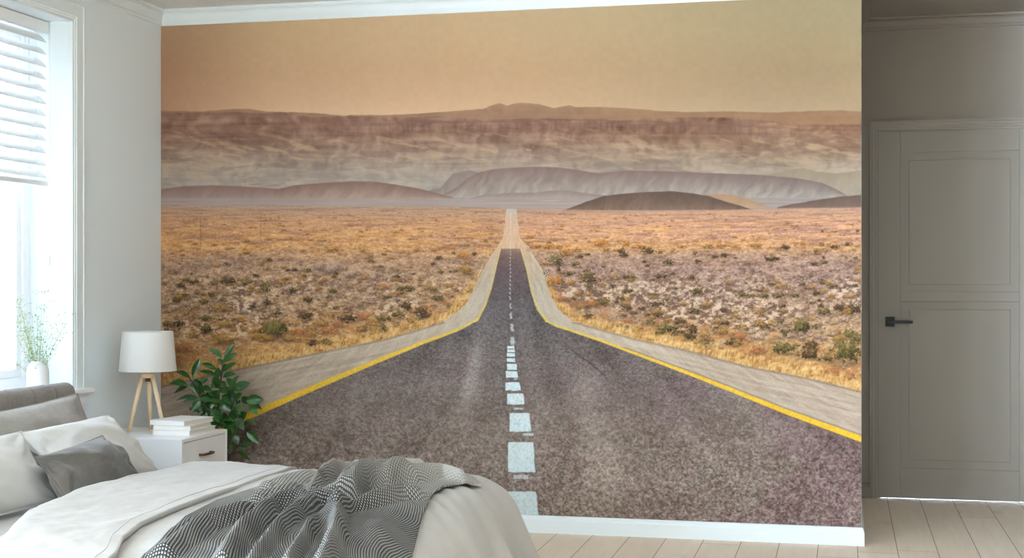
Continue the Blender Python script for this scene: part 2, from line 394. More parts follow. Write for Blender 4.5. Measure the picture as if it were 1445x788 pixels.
    L = ramp(Y, [(288,(168,148,138)), (296,(178,146,122)), (312,(186,146,116)), (330,(190,146,110)), (348,(192,148,106)), (362,(176,140,112)), (378,(168,138,114)), (400,(166,136,110)), (425,(164,136,110)), (455,(164,130,98)), (480,(172,136,100)), (560,(172,136,96))])
    R = ramp(Y, [(288,(172,146,130)), (300,(186,148,122)), (316,(196,152,126)), (334,(194,150,122)), (348,(188,146,106)), (360,(168,138,118)), (378,(156,128,114)), (400,(156,130,114)), (425,(158,132,112)), (455,(162,134,110)), (490,(168,136,100)), (560,(172,138,98))])
    G = L*left[..., None] + R*(1-left[..., None])
    ly = np.log(D + 14)
    s1 = fbm(X/46, ly*13, 4, 71)
    wf = sm(395, 345, Y)
    s2 = fbm(X/9, ly*30, 4, 72, .62)*wf + fbm(X/7 + fbm(X/12, Y/9, 2, 76), Y/4.2, 4, 77, .68)*(1-wf)
    s3 = fbm(X/2.6, Y/1.8, 3, 73, .7)
    far = sm(372, 340, Y)
    mix(G, rgb(140, 108, 100), sm(.50, .66, s1)*far*.50)                     # purple bare stripes
    mix(G, rgb(212, 164, 108), sm(.50, .68, fbm(X/30, ly*24, 4, 74))*far*sm(296, 325, Y)*.55)    # sunlit straw
    mix(G, rgb(126, 104, 94), sm(.48, .62, s1)*(1-far)*sm(470, 430, Y)*.45)    # grey gravel patches
    G += ((s2-.5)*np.interp(Y, [290, 330, 400, 520], [34, 72, 124, 96]))[..., None]*np.array([1, .96, .9])
    G += ((s3-.5)*np.interp(Y, [290, 330, 400, 520], [18, 52, 104, 74]))[..., None]*np.array([1, .97, .92])
    # rocks: pale cells with dark gaps
    rk = fbm(X/5.2 + 2*fbm(X/9, Y/9, 2, 80), Y/3.6, 3, 81, .6)
    rz = sm(380, 410, Y)*sm(492, 460, Y)*sm(.36, .56, fbm(X/70, Y/34, 3, 82))
    mix(G, rgb(214, 190, 166), sm(.54, .68, rk)*rz*.85)
    mix(G, rgb(96, 76, 66), sm(.44, .32, rk)*rz*.75)
    # dry grass verge that follows the road
    outL = liney([(715,294),(710,335),(702,349),(691,364),(675.6,394),(663,420),(652.7,435),(627,454),(592,465),(543.6,479),(475,493),(420.5,504),(336.7,521),(225,546),(150,565)])
    outR = liney([(729,294),(733,335),(746,348.5),(765.7,381.5),(776,414.5),(788.5,437),(809,454),(847,465),(897.7,479),(970,494.5),(1053.8,517),(1137.6,533.6),(1215.8,553),(1300,573)])
    def vdist(pts):
        return Y - line(pts)
    vl = vdist([(150,562),(225,546),(336.7,521),(420.5,504),(475,493),(543.6,479),(592,465),(627,454),(652.7,435),(663,420),(675.6,394),(691,364),(702,349)])
    vr = vdist([(746,348.5),(765.7,381.5),(776,414.5),(788.5,437),(809,454),(847,465),(897.7,479),(970,494.5),(1053.8,517),(1137.6,533.6),(1215.8,553),(1300,573)])
    vert = np.where(X < 722, vl, vr)
    gw = np.interp(np.abs(X-722), [0, 40, 100, 250, 500], [40, 30, 20, 26, 34])
    blades = .5*fbm(X/1.5 + Y*.2, Y/5, 3, 90, .7) + .5*fbm(X/9, Y/5, 4, 89, .7)
    gcol = ramp(blades, [(.25,(132,94,60)), (.42,(176,134,86)), (.56,(204,166,112)), (.78,(228,200,152))])
    gm = sm(-gw*1.0, -gw*.45, vert + (fbm(X/14, Y/8, 3, 91)-.5)*gw*1.1)*sm(355, 420, Y)
    G += (gcol - G)*(gm*.88)[..., None]
    rust = sm(-gw*2.2, -gw*1.1, vert + (fbm(X/18, Y/7, 3, 92)-.5)*gw*1.6)*sm(372, 420, Y)*(1-gm)
    mix(G, rgb(172, 118, 72), rust*.5*sm(.4, .6, fbm(X/16, Y/7, 3, 93)))
    img += (G - img)*pm[..., None]
    # ---- shrubs
    rng = np.random.RandomState(4)
    H_, W_ = X.shape
    x0, y0 = X[H_//2, 0], Y[0, W_//2]
    def window(cx, cy, rx, ry):
        # rough index box by nearest columns / rows, padded
        ccol = np.argmin(np.abs(X[H_//2] - cx)); crow = np.argmin(np.abs(Y[:, ccol] - cy))
        px = W_/(X[H_//2, -1]-X[H_//2, 0]); py = H_/abs(Y[-1, W_//2]-Y[0, W_//2])
        a = max(0, int(ccol - rx*px - 4)); b = min(W_, int(ccol + rx*px + 5))
        c = max(0, int(crow - ry*py - 4)); d = min(H_, int(crow + ry*py + 5))
        return slice(c, d), slice(a, b)
    PAL = {'o': ((104,68,36), (160,108,56), (198,148,86)), 'g': ((46,38,24), (92,78,46), (140,120,76)),
           'y': ((92,68,40), (146,112,64), (192,156,100)), 'd': ((42,32,24), (76,60,40), (118,94,62)), 'r': ((116,76,52), (156,106,70), (188,138,98)),
           'v': ((46,42,26), (94,84,48), (146,130,84)), 'k': ((98,78,66), (158,134,116), (210,188,166))}
    def shrub(cx, cy, w, h, kind, seed, a=.95):
        s = window(cx, cy, w*.8, h*1.1)
        x, y = X[s], Y[s]
        if x.size == 0: return
        q = (x-cx)/(w*.5); p = (y-cy)/(h*.5)
        nz = fbm(x/max(w*.12, 1.2), y/max(h*.16, 1.0), 3, seed, .6)
        fine = fbm(x/1.3, y/1.5, 2, seed+3, .7)
        r = np.sqrt(q*q*(1 + .25*(p < 0)) + np.where(p > 0, 1.5, 1.0)*p*p) + (nz-.5)*1.3 + (fine-.5)*.8
        mk = sm(1.05, .55, r)*a
        lum = np.clip(.5 - .42*p + (nz-.5)*.9 + (fine-.5)*.9 - .10*q, 0, 1)
        d, c, l = PAL[kind]
        col = ramp(lum, [(0, d), (.5, c), (1, l)])
        img[s] += (col - img[s])*mk[..., None]
        sh = np.exp(-((p-.85)/.35)**2)*np.exp(-(q/.95)**4)*.45*a           # ground line under the shrub
        mix_v = img[s]; mix_v += (rgb(84,62,50) - mix_v)*(sh*(1-mk))[..., None]
    A = lambda ox, oy, sc, L: [(ox + a/sc, oy + b/sc, w/sc, h/sc, k) for a, b, w, h, k in L]
    P = []
    P += A(225, 280, 3.94, [(375,365,50,22,'g'),(570,362,46,32,'y'),(120,485,90,36,'d'),(195,465,66,34,'d'),(380,460,100,46,'d'),(300,470,60,34,'g'),(490,470,80,30,'g'),(590,495,70,70,'v'),(120,542,110,40,'g'),(345,608,116,40,'y'),(265,505,52,46,'k'),(255,668,66,40,'g'),(265,725,76,54,'g'),(370,700,100,40,'y'),(640,720,160,100,'v'),(815,655,96,56,'d'),(740,515,70,36,'d'),(960,515,60,30,'g'),(945,548,50,40,'v'),(790,445,50,24,'o'),(720,445,60,22,'o'),(490,300,44,24,'o'),(860,395,190,64,'k'),(480,640,120,60,'k'),(40,700,56,42,'g'),(535,430,60,18,'d'),(660,640,70,30,'d'),(915,455,44,24,'o'),(890,695,90,36,'y'),(320,375,40,20,'o'),(500,515,60,20,'y'),(330,520,50,20,'y'),(270,570,60,30,'k'),(520,600,50,26,'d'),(810,550,60,22,'r'),(690,450,60,20,'o'),(940,290,50,26,'y'),(460,680,60,20,'o')])
    P += A(470, 280, 3.94, [(170,290,50,26,'y'),(200,322,62,28,'y'),(285,308,36,22,'y'),(130,346,32,20,'y'),(422,304,28,16,'y'),(588,332,50,26,'d'),(555,366,30,20,'d'),(598,408,54,26,'g'),(652,406,22,20,'g'),(490,444,44,30,'y'),(425,500,60,40,'g'),(565,510,56,34,'g'),(585,555,80,40,'g'),(730,320,100,34,'o'),(785,310,36,24,'d'),(670,305,30,16,'d'),(740,400,110,60,'y'),(720,390,60,20,'d'),(410,600,70,60,'d'),(485,630,80,56,'d'),(365,645,80,56,'v'),(285,670,100,40,'v'),(80,665,110,60,'d'),(165,725,80,36,'g'),(305,548,70,24,'g'),(10,515,30,24,'g'),(10,280,50,26,'o'),(470,288,40,20,'o'),(590,282,30,14,'o'),(850,230,26,18,'y'),(95,480,50,16,'y'),(170,445,40,18,'o'),(650,485,60,26,'y'),(660,500,60,26,'k'),(60,400,190,70,'k'),(320,330,30,14,'o'),(290,490,80,26,'r'),(170,655,90,50,'r'),(30,700,60,40,'r')])
    P += A(720, 280, 3.94, [(315,298,80,46,'o'),(375,283,60,30,'o'),(510,250,110,40,'o'),(540,285,50,24,'y'),(645,252,46,30,'o'),(625,300,60,46,'d'),(640,316,48,26,'d'),(720,266,70,30,'o'),(765,292,84,40,'d'),(385,322,46,28,'d'),(430,312,36,16,'d'),(880,354,68,44,'g'),(360,366,60,32,'g'),(765,374,36,18,'d'),(745,352,36,24,'d'),(520,382,34,16,'d'),(835,434,86,34,'d'),(660,438,110,34,'g'),(430,430,90,50,'g'),(460,456,96,40,'d'),(440,488,60,28,'v'),(250,460,110,60,'o'),(335,470,56,30,'o'),(320,418,80,34,'g'),(250,345,100,60,'v'),(270,385,26,70,'d'),(455,585,70,44,'o'),(520,575,80,50,'g'),(610,555,70,34,'g'),(650,612,76,40,'d'),(735,612,56,24,'d'),(810,590,80,36,'d'),(820,650,70,36,'d'),(630,650,60,24,'v'),(780,690,100,36,'g'),(870,720,120,60,'v'),(940,690,70,50,'d'),(945,755,100,50,'d'),(925,520,54,50,'k'),(835,745,80,30,'v'),(275,560,100,36,'r'),(300,510,60,30,'k'),(720,725,60,36,'y'),(600,705,60,30,'y'),(575,690,56,30,'k'),(930,580,110,60,'k'),(440,535,70,24,'y'),(655,515,70,30,'g'),(795,550,60,24,'y'),(365,230,30,20,'o'),(215,270,80,30,'o'),(140,270,80,24,'o'),(270,270,40,24,'o'),(110,215,80,20,'o'),(835,300,40,20,'g'),(945,268,36,18,'o'),(690,636,60,20,'g'),(660,680,90,30,'r'),(380,655,90,26,'y'),(900,292,24,18,'y')])
    P += A(970, 280, 3.94, [(115,265,80,36,'y'),(180,236,30,22,'o'),(540,274,62,34,'d'),(785,205,26,18,'o'),(820,184,36,12,'y'),(750,184,26,12,'d'),(945,182,28,16,'d'),(720,298,50,30,'g'),(210,316,56,30,'d'),(40,305,34,28,'g'),(60,352,64,24,'d'),(465,338,90,32,'d'),(706,364,40,24,'d'),(758,330,20,20,'d'),(935,332,32,26,'g'),(385,262,56,26,'y'),(640,254,40,22,'o'),(745,256,34,24,'g'),(785,255,30,26,'y'),(820,270,60,26,'d'),(895,255,46,24,'g'),(25,440,56,26,'d'),(55,512,80,50,'g'),(310,536,90,32,'g'),(510,542,80,30,'g'),(600,540,60,30,'g'),(740,597,40,34,'d'),(690,580,70,14,'v'),(890,620,160,60,'d'),(945,610,40,46,'d'),(760,630,100,44,'g'),(900,545,80,26,'y'),(800,545,60,30,'y'),(640,710,94,84,'v'),(510,720,110,70,'k'),(430,715,70,40,'g'),(210,695,66,30,'d'),(340,710,70,40,'k'),(510,640,60,36,'k'),(270,655,80,36,'y'),(400,630,60,40,'y'),(30,730,70,60,'d'),(95,760,80,46,'y'),(190,740,100,40,'y'),(400,760,120,50,'k'),(900,755,100,60,'v'),(820,745,90,40,'y'),(290,770,100,40,'r'),(60,580,100,60,'k'),(200,555,110,60,'k'),(380,545,50,40,'k'),(760,515,50,26,'y'),(640,475,40,20,'g'),(520,490,90,30,'y'),(690,495,80,26,'y'),(180,265,60,30,'o'),(270,268,60,20,'o'),(120,590,60,30,'y')])
    P += A(970, 440, 3.58, [(490,185,140,70,'v'),(625,175,90,60,'d'),(610,220,120,50,'d'),(700,235,90,40,'g'),(800,205,170,130,'v'),(850,140,90,60,'v'),(355,190,110,60,'r'),(270,120,80,40,'r'),(215,155,70,30,'g'),(520,130,120,50,'k'),(640,140,140,50,'k'),(720,125,90,50,'k'),(800,275,70,36,'k'),(860,330,60,50,'k'),(720,300,100,60,'r'),(90,155,110,40,'g'),(580,75,80,80,'v'),(830,320,80,50,'r')])
    P += A(225, 440, 3.58, [(575,85,150,110,'v'),(700,100,100,40,'o'),(830,60,100,30,'y'),(860,95,110,40,'r'),(330,140,140,60,'y'),(490,125,120,40,'y'),(240,85,80,44,'g'),(340,65,90,36,'y'),(240,33,70,30,'g'),(40,150,80,50,'r'),(130,180,130,50,'r'),(60,240,120,60,'r')])
    for k in range(900):                                                     # a scatter of small clumps
        yy = 300 + 190*rng.rand()**1.15; xx = 215 + 1015*rng.rand()
        ww = np.interp(yy, [300, 350, 420, 490], [4, 7, 11, 16])*(.5 + rng.rand())
        kk = 'oyyyk'[rng.randint(5)] if yy < 360 else 'ygkdykyk'[rng.randint(8)]
        P.append((xx, yy, ww, ww*np.interp(yy, [300, 350, 420], [.34, .42, .55]), kk))
    P.sort(key=lambda q: q[1])
    for k, (cx, cy, w, h, kind) in enumerate(P):
        if kind == 'k':
            for j in range(max(2, int(w/5))):
                jx = cx + (rng.rand()-.5)*w*.9; jy = cy + (rng.rand()-.5)*h*.7; jw = w*(.16 + .2*rng.rand()) + 1.5
                shrub(jx, jy, jw, jw*.7, 'k', 300 + (k*7+j) % 60, .8)
        else:
            shrub(cx, cy, w, h, kind, 100 + k % 90, .9 if w > 9 else .75)
    # grass again in front of the lowest shrubs
    gm2 = sm(-gw*.75, -gw*.2, vert + (fbm(X/9, Y/9, 3, 94)-.5)*gw*.8)*sm(400, 440, Y)*pm
    img += (gcol - img)*(gm2*.9)[..., None]
    # telegraph poles
    for (px, ya, yb, wd) in ((283.5, 308, 362, .5), (368.5, 307, 352, .45), (610, 290, 303, .4)):
        mk = np.exp(-((X-px)/wd)**2)*sm(ya-1, ya, Y)*sm(yb, yb-14, Y)*.55
        mix(img, rgb(106, 80, 66), mk)
        if wd > .42: mix(img, rgb(106, 80, 66), np.exp(-((Y-ya-1.3 + .5*np.abs(np.sin(X*.55)))/.6)**2)*sm(8.5, 7.5, np.abs(X-px))*.5)
    # ---- shoulders, asphalt, lines
    edge = (fbm(X/4, Y/3, 3, 95)-.5)*np.interp(Y, [300, 400, 540], [.8, 2.5, 7])
    road = sm(-.8, .8, X - outL + edge)*sm(-.8, .8, outR - X + edge)*sm(293.5, 296, Y)
    below = sm(-.9, .9, vert + (fbm(X/5, Y/4, 3, 96)-.5)*np.interp(np.abs(X-722), [20, 120, 480], [1, 3, 7]))
    road = np.where(Y > 440, below, road)
    sc = ramp(Y, [(294,(192,176,160)), (310,(200,172,150)), (345,(204,172,142)), (365,(190,168,144)), (400,(180,166,150)), (440,(190,176,160)), (480,(184,169,152)), (520,(178,161,144)), (600,(180,162,146))])
    sn = fbm((X - 722)/np.maximum(Y-285, 6)*40, Y/14, 4, 97)
    sc = sc + ((sn-.5)*30)[..., None] + ((fbm(X/2.2, Y/1.3, 3, 98, .7)-.5)*26)[..., None]
    stripe = fbm(X/70, (np.abs(vert))/3.4, 3, 99)
    sc += ((stripe-.5)*34*sm(450, 500, Y))[..., None]
    img += (sc - img)*road[..., None]
    yl = [(340,595.5),(365,584.5),(420.5,560),(475,536.5),(530,513),(575,494.5),(600,484),(622.8,476),(647.7,466.5),(660,460),(673,452.6),(684.5,432),(693,407),(699.7,379),(706.5,351)]
    yl = [(150,680)] + yl
    yr = [(735,351),(744,381.5),(750.5,412),(759,437),(773,455),(786,461.5),(803.8,467),(842,480),(905,503.5),(970,528),(1025.9,550),(1109.7,584),(1215.8,623),(1330,668)]
    inL = liney(yl); inR = liney(yr)
    dash_y = sm(-.7, .7, X - inL)*sm(-.7, .7, inR - X)*sm(350.5, 352, Y)
    dvl = Y - line([p for p in yl if p[1] > 425]); dvr = Y - line([p for p in yr if p[1] > 425])
    dv = np.where(X < 722, dvl, dvr)
    inlane = np.where(Y > 455, sm(-.8, .8, dv), dash_y)
    inlane = np.where((Y > 455) & (np.abs(X-722) < 40), 1.0, inlane)
    ac = ramp(Y, [(350,(150,124,110)), (362,(118,98,92)), (385,(104,90,90)), (420,(100,92,92)), (460,(102,95,93)), (520,(112,101,96)), (600,(125,112,103)), (700,(134,119,109)), (760,(138,123,113))])
    gl_ = (X - 722)/np.maximum(Y - 300, 20)
    tr = fbm(gl_*7 + .6*fbm(X/60, Y/60, 2, 101), Y/160, 2, 102)
    ac = ac + ((tr-.5)*30)[..., None]*np.array([1, 1, .97])
    track = np.exp(-((gl_ + .28 + .04*np.sin(Y/50))/.05)**2)*sm(430, 500, Y)*sm(640, 540, Y)
    ac += (track*26)[..., None]
    track = np.exp(-((gl_ - .38)/.16)**2)*sm(470, 560, Y)*sm(760, 650, Y)
    ac += (track*12)[..., None]*np.array([1, .97, .88])
    cloud = fbm(X/60, Y/34, 3, 103)
    ac += ((cloud-.5)*26)[..., None]
    wn = sm(470, 690, Y)
    g1 = fbm(X/1.25, Y/1.05, 2, 104, .8)*(1-wn) + fbm(X/2.5, Y/2.3, 2, 105, .8)*wn
    g2 = fbm(X/3.4, Y/2.2, 2, 116, .7)*(1-wn) + fbm(X/5.6, Y/4.6, 2, 117, .7)*wn
    amp = np.interp(Y, [350, 430, 540, 760], [18, 50, 84, 104])
    ac += ((g1-.5)*amp + (g2-.5)*amp*.62)[..., None]*np.array([1, .98, .95])
    purple = sm(.42, .62, fbm(X/130, Y/70, 3, 106))*sm(700, 1100, X)
    ac += purple[..., None]*np.array([1, -3, 2])
    ac += (sm(.5, .7, vnoise(X/3.4, Y/3.2, 107))*sm(430, 560, Y))[..., None]*np.array([2, -2, 2])
    ac += (sm(.5, .7, vnoise(X/3.1, Y/3.6, 108))*sm(430, 560, Y))[..., None]*np.array([-2, 2, -1])
    scr = np.exp(-((X - 800 - (Y-480)*1.15 + 12*fbm(X/30, Y/30, 2, 109))/2.2)**2)*sm(470, 500, Y)*sm(545, 520, Y)
    ac -= (scr*26)[..., None]
    img += (ac - img)*(inlane*road)[..., None]
    # yellow edge lines
    def yline(dd, hw, x_in):
        return sm(hw + .8, hw - .6, np.abs(dd))*x_in
    wl = np.interp(Y, [350, 440, 480, 530, 600, 660], [.7, 1.6, 2.6, 4.2, 6.0, 7.5])
    nearv = yline(dvl + wl*.6, wl*.9, (Y > 440)*(X < 690)) 
    farv = yline(X - inL, np.interp(Y, [350, 440, 470], [.7, 1.5, 3.2]), (Y <= 455)*(Y > 351)*1.)
    wr = np.interp(Y, [350, 440, 480, 530, 625, 660], [.7, 1.4, 2.0, 3.2, 5.2, 6])
    nearr = yline(dvr + wr*.6, wr*.9, (Y > 440)*(X > 757))
    farr = yline(X - inR, np.interp(Y, [350, 440, 470], [.7, 1.5, 3.0]), (Y <= 455)*(Y > 351)*1.)
    ycol = ramp(Y, [(350,(208,186,130)), (440,(206,184,112)), (490,(222,184,78)), (560,(222,180,64)), (630,(234,190,62))]) + ((fbm(X/2, Y/2, 3, 110)-.5)*44)[..., None]
    ym = np.clip(nearv + farv + nearr + farr, 0, 1)*.92
    img += (ycol - img)*ym[..., None]
    # pale tar seam beside the right line, dark outer rim
    mix(img, rgb(196, 184, 172), np.exp(-((dvr + wr*2.6)/np.maximum(wr*.55, 1))**2)*(Y > 470)*(X > 800)*.55*fbm(X/20, Y/9, 2, 111))
    mix(img, rgb(112, 98, 92), np.exp(-((dvr + wr*1.75)/1.2)**2)*(Y > 490)*(X > 850)*.5)
    mix(img, rgb(96, 80, 70), np.exp(-((np.where(X < 722, vl, vr) - 1.0)/1.6)**2)*(Y > 455)*.4)
    # ---- centre dashes
    Q = [(305,331,127,138),(305,333,140,150.5),(304,333,154,167),(302,334,173,187),(304,341,194,216),(300,344,221,245),(296,352,262,292),(304,367,304,345),(313,390,376,445),(307,405,484,596),(300,417,667,770)]
    wob = (fbm(X/5, Y/5, 3, 112)-.5)
    wcol = rgb(228, 238, 236) + ((fbm(X/2, Y/2.2, 3, 113, .7)-.5)*52)[..., None] + (sm(.5, .7, vnoise(X/5, Y/6, 114)))[..., None]*np.array([-8, 2, 8])
    wcol = wcol - ((1-sm(.18, .36, fbm(X/2.6, Y/2.6, 3, 115)))*30)[..., None]
    for k, (a, b, c, d) in enumerate(Q):
        xa, xb, ya, yb = 600+a/2.628, 600+b/2.628, 440+c/2.628, 440+d/2.628
        lean = (Y-ya)/(yb-ya)
        sh = (-.02 + .05*lean)*(xb-xa) if k != 6 else .08*lean*(xb-xa)
        grow = 0.05*(xb-xa)*(lean-.5)
        e = np.clip((yb-ya)*.06, .3, 1.0)
        mk = sm(-e, e, X - xa - sh + grow + wob*1.6)*sm(-e, e, xb - X + sh*.6 + grow + wob*1.6)*sm(-e, e, Y - ya + wob*1.5)*sm(-e, e, yb - Y + wob*1.5)
        mix(img, rgb(86, 80, 80), np.clip(sm(-2.5*e, 0, X - xa - sh + grow)*sm(-2.5*e, 0, xb - X + sh*.6 + grow)*sm(-2.5*e, 0, Y-ya)*sm(-2.5*e, 0, yb-Y), 0, 1)*.35)
        img += (wcol - img)*(mk*.95)[..., None]
    for (a, b, c, d) in ((330,343,248,252),(318,345,290,294),(330,365,356,364),(362,404,451,460),(327,383,606,621),(318,336,110,114)):
        xa, xb, ya, yb = 600+a/2.628, 600+b/2.628, 440+c/2.628, 440+d/2.628
        mk = sm(-.5, .5, X-xa)*sm(-.5, .5, xb-X)*sm(-.6, .6, Y-ya + wob)*sm(-.6, .6, yb-Y + wob)*(.45 + .55*(np.sin(X*2.4) > -.2))
        img += (wcol - img)*(mk*.8)[..., None]
    cxl = np.interp(Y, [294, 350, 420, 445, 470, 488], [721, 720.5, 720, 721, 723.5, 723])
    hw = np.interp(Y, [294, 350, 430, 488], [.35, .5, .9, 3.0])
    ph = (Y-350)/np.interp(Y, [350, 420, 488], [4.6, 5.4, 8.0])
    dm = sm(.35, .5, np.abs((ph % 1)-.5)*2*.8 + .1)*sm(hw+.5, hw-.3, np.abs(X-cxl - .5*np.sin(Y)))*(Y < 487)*sm(352, 356, Y)*.72
    mix(img, rgb(206, 208, 208), dm)
    mix(img, rgb(226, 212, 196), sm(.9, .2, np.abs(X-cxl))*(Y < 352)*sm(297, 305, Y)*.5)
    # road furniture: arrow boards and low rails
    for (xa, xb, ya, yb, stp) in ((768.8, 773.2, 381.8, 389.8, 1), (743.5, 749.5, 349.5, 355.5, 2)):
        bx = sm(-.4, .4, X-xa)*sm(-.4, .4, xb-X)*sm(-.4, .4, Y-ya)*sm(-.4, .4, yb-Y)
        pat = (np.sin((X*.9 + Y)*2.0) > 0)
        mix(img, rgb(226, 222, 214), bx*.9*pat*(1 if stp == 1 else .5)); mix(img, rgb(40, 36, 40), bx*.9*(~pat)*(1 if stp == 1 else .6))
    rail = np.exp(-((X - (752 + (Y-362)*.66))/.6)**2)*sm(358, 361, Y)*sm(385, 381, Y)
    mix(img, rgb(212, 206, 204), rail*.8)
    rail = np.exp(-((X - (681 - (Y-376)*.42))/.6)**2)*sm(374, 377, Y)*sm(392, 388, Y)
    mix(img, rgb(220, 204, 176), rail*.8)
    mix(img, rgb(150, 184, 190), np.exp(-((Y-299)/1.6)**2)*sm(6, 4, np.abs(X-721.5))*.5)
    img = 132 + (img-132)*1.10                                              # the printer's contrast
    grey = img.mean(-1, keepdims=True); img = grey + (img-grey)*1.10
    return np.clip(img, 0, 255)

# ------------------------------------------------------------------ the room shell
X1, HX, HY = 3.49, 5.3, 1.5                # end of the mural wall, right wall, hall back wall
CZ, HCZ = 2.60, 2.675
m = MB()
ys = [-11.0] + [v for w in sorted(WIN) for v in w[:2]] + [0.0]
for i in range(0, len(ys), 2): m.box((-.30, ys[i], 0), (0, ys[i+1], 2.8))
for (a, b, z0, z1) in WIN: m.box((-.30, a, 0), (0, b, z0-.012)); m.box((-.30, a, z1), (0, b, 2.8))
structure(m.build('wall_left', M['wall']), 'pale grey painted wall with the window beside the bed')
structure(MB().box((-.3, 0, 0), (X1, HY+.15, 2.8)).build('wall_mural', M['wall']), 'wall carrying the desert road mural')
m = MB(); DX0, DX1, DZ = 3.604, 4.46, 2.052
m.box((X1, HY, 0), (DX0-.004, HY+.12, 2.8)).box((DX1+.004, HY, 0), (HX+.2, HY+.12, 2.8)).box((DX0-.004, HY, DZ+.004), (DX1+.004, HY+.12, 2.8))
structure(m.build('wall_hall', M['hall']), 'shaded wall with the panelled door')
structure(MB().box((HX, -11, 0), (HX+.2, HY, 2.8)).build('wall_right', M['dark_wall']))
structure(MB().box((-.3, -11.2, 0), (HX+.2, -11, 2.8)).build('wall_back', M['bounce_cut']))
structure(MB().box((-.3, -11.2, -.12), (HX+.2, 3.2, 0)).build('floor', M['floor']), 'pale oak plank floor')
structure(MB().box((-.3, -11.2, CZ), (HX+.2, 0, 2.8)).build('ceiling', M['ceiling']), 'white ceiling')
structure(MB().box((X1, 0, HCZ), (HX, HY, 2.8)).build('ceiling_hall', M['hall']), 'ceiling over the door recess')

# crown mouldings, skirting, each swept with its own profile
def crown_profile(w, h):
    p = [(0, 0), (.10*w, 0), (.20*w, .05*h), (.22*w, .19*h), (.10*w, .20*h), (.10*w, .235*h), (.28*w, .24*h)]
    for k in range(9):
        a = rad(90)*k/8; p.append((.28*w + (.58*w)*(1-math.cos(a)), .22*h + .52*h*math.sin(a)))
    p += [(.86*w, .78*h), (.74*w, .79*h), (.74*w, .83*h), (.96*w, .84*h), (w, .90*h), (w, h), (0, h)]
    return p
CP = crown_profile(.036, .081)
structure(MB().prism(CP, 0, 0, 0, lambda d, z: (d, -11, 2.519+z), lambda d, z: (d, -d, 2.519+z)).build('trim_1', M['trim']), 'crown moulding along the window wall')
structure(MB().prism(CP, 0, 0, 0, lambda d, z: (d, -d, 2.519+z), lambda d, z: (X1, -d, 2.519+z)).build('trim_2', M['trim']), 'crown moulding above the mural')
CH = crown_profile(.062, .066)
structure(MB().prism(CH, 0, 0, 0, lambda d, z: (X1+d, HY-d, 2.609+z), lambda d, z: (HX, HY-d, 2.609+z)).build('trim_3', M['hall']), 'crown moulding above the door')
structure(MB().prism(CH, 0, 0, 0, lambda d, z: (X1+d, 0, 2.609+z), lambda d, z: (X1+d, HY-d, 2.609+z)).build('trim_4', M['hall']), 'crown moulding returning along the mural wall end')
SK = [(0, 0), (.013, 0), (.013, .060), (.011, .066), (.0085, .068), (.0085, .077), (.006, .081), (.003, .083), (0, .083)]
structure(MB().prism(SK, 0, 0, 0, lambda d, z: (0, -d, z), lambda d, z: (X1+d, -d, z)).build('baseboard_mural', M['trim']), 'white skirting under the mural')
structure(MB().prism(SK, 0, 0, 0, lambda d, z: (X1+d, -d, z), lambda d, z: (X1+d, HY-d, z)).build('baseboard_mural_end', M['trim']))
structure(MB().prism(SK, 0, 0, 0, lambda d, z: (X1+d, HY-d, z), lambda d, z: (3.552, HY-d, z)).build('baseboard_hall', M['hall']), 'skirting beside the door casing')
structure(MB().prism(SK, 0, 0, 0, lambda d, z: (d, -11, z), lambda d, z: (d, -d, z)).build('baseboard_left', M['trim']))

# ------------------------------------------------------------------ the door in the recess
door = thing('door_1', 'closed grey two panel door with black lever in the shaded recess', None, (DX0, HY+.012, 0))
door['kind'] = 'structure'
W, H0, H1 = DX1-DX0, .003, DZ-.002
st = .113
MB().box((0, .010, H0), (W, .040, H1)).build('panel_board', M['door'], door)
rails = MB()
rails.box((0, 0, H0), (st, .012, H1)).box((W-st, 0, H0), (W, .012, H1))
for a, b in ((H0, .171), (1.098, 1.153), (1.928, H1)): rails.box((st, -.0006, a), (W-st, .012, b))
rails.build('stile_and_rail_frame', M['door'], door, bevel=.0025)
fld = MB()
for a, b in ((.216, 1.054), (1.192, 1.885)):
    x0, x1 = .160, W-.160
    fld.box((x0, .0035, a), (x1, .012, b))
fld.build('raised_panel', M['door'], door, bevel=.003)
hd = MB().box((.032, -.010, .958), (.082, .0, 1.012)).build('lever_rosette', M['black'], door, bevel=.0012)
hd2 = MB().tube([(.057, -.008, .985), (.057, -.045, .985)], .009, 12).box((.048, -.056, .976), (.178, -.042, .993)).build('lever_handle', M['black'], door, bevel=.0015)
cs = MB()
def casing(mb, x0, x1, z1, y, prof, floor=0):
    """three-sided moulded casing around an opening on a wall facing -y; prof = (offset out, proud)"""
    mb.prism(prof, 0, 0, 0, lambda o, d: (x0-o, y-d, floor), lambda o, d: (x0-o, y-d, z1+o))
    mb.prism(prof, 0, 0, 0, lambda o, d: (x0-o, y-d, z1+o), lambda o, d: (x1+o, y-d, z1+o))
    mb.prism(prof, 0, 0, 0, lambda o, d: (x1+o, y-d, z1+o), lambda o, d: (x1+o, y-d, floor))
PR = [(-.004, -.02), (-.004, .010), (.006, .010), (.009, .014), (.020, .014), (.023, .018), (.038, .018), (.041, .023), (.052, .023), (.052, 0), (.0, 0), (.0, -.02)]
casing(cs, DX0, DX1, DZ, HY, PR)
structure(cs.build('trim_5', M['door']), 'moulded casing around the grey door')

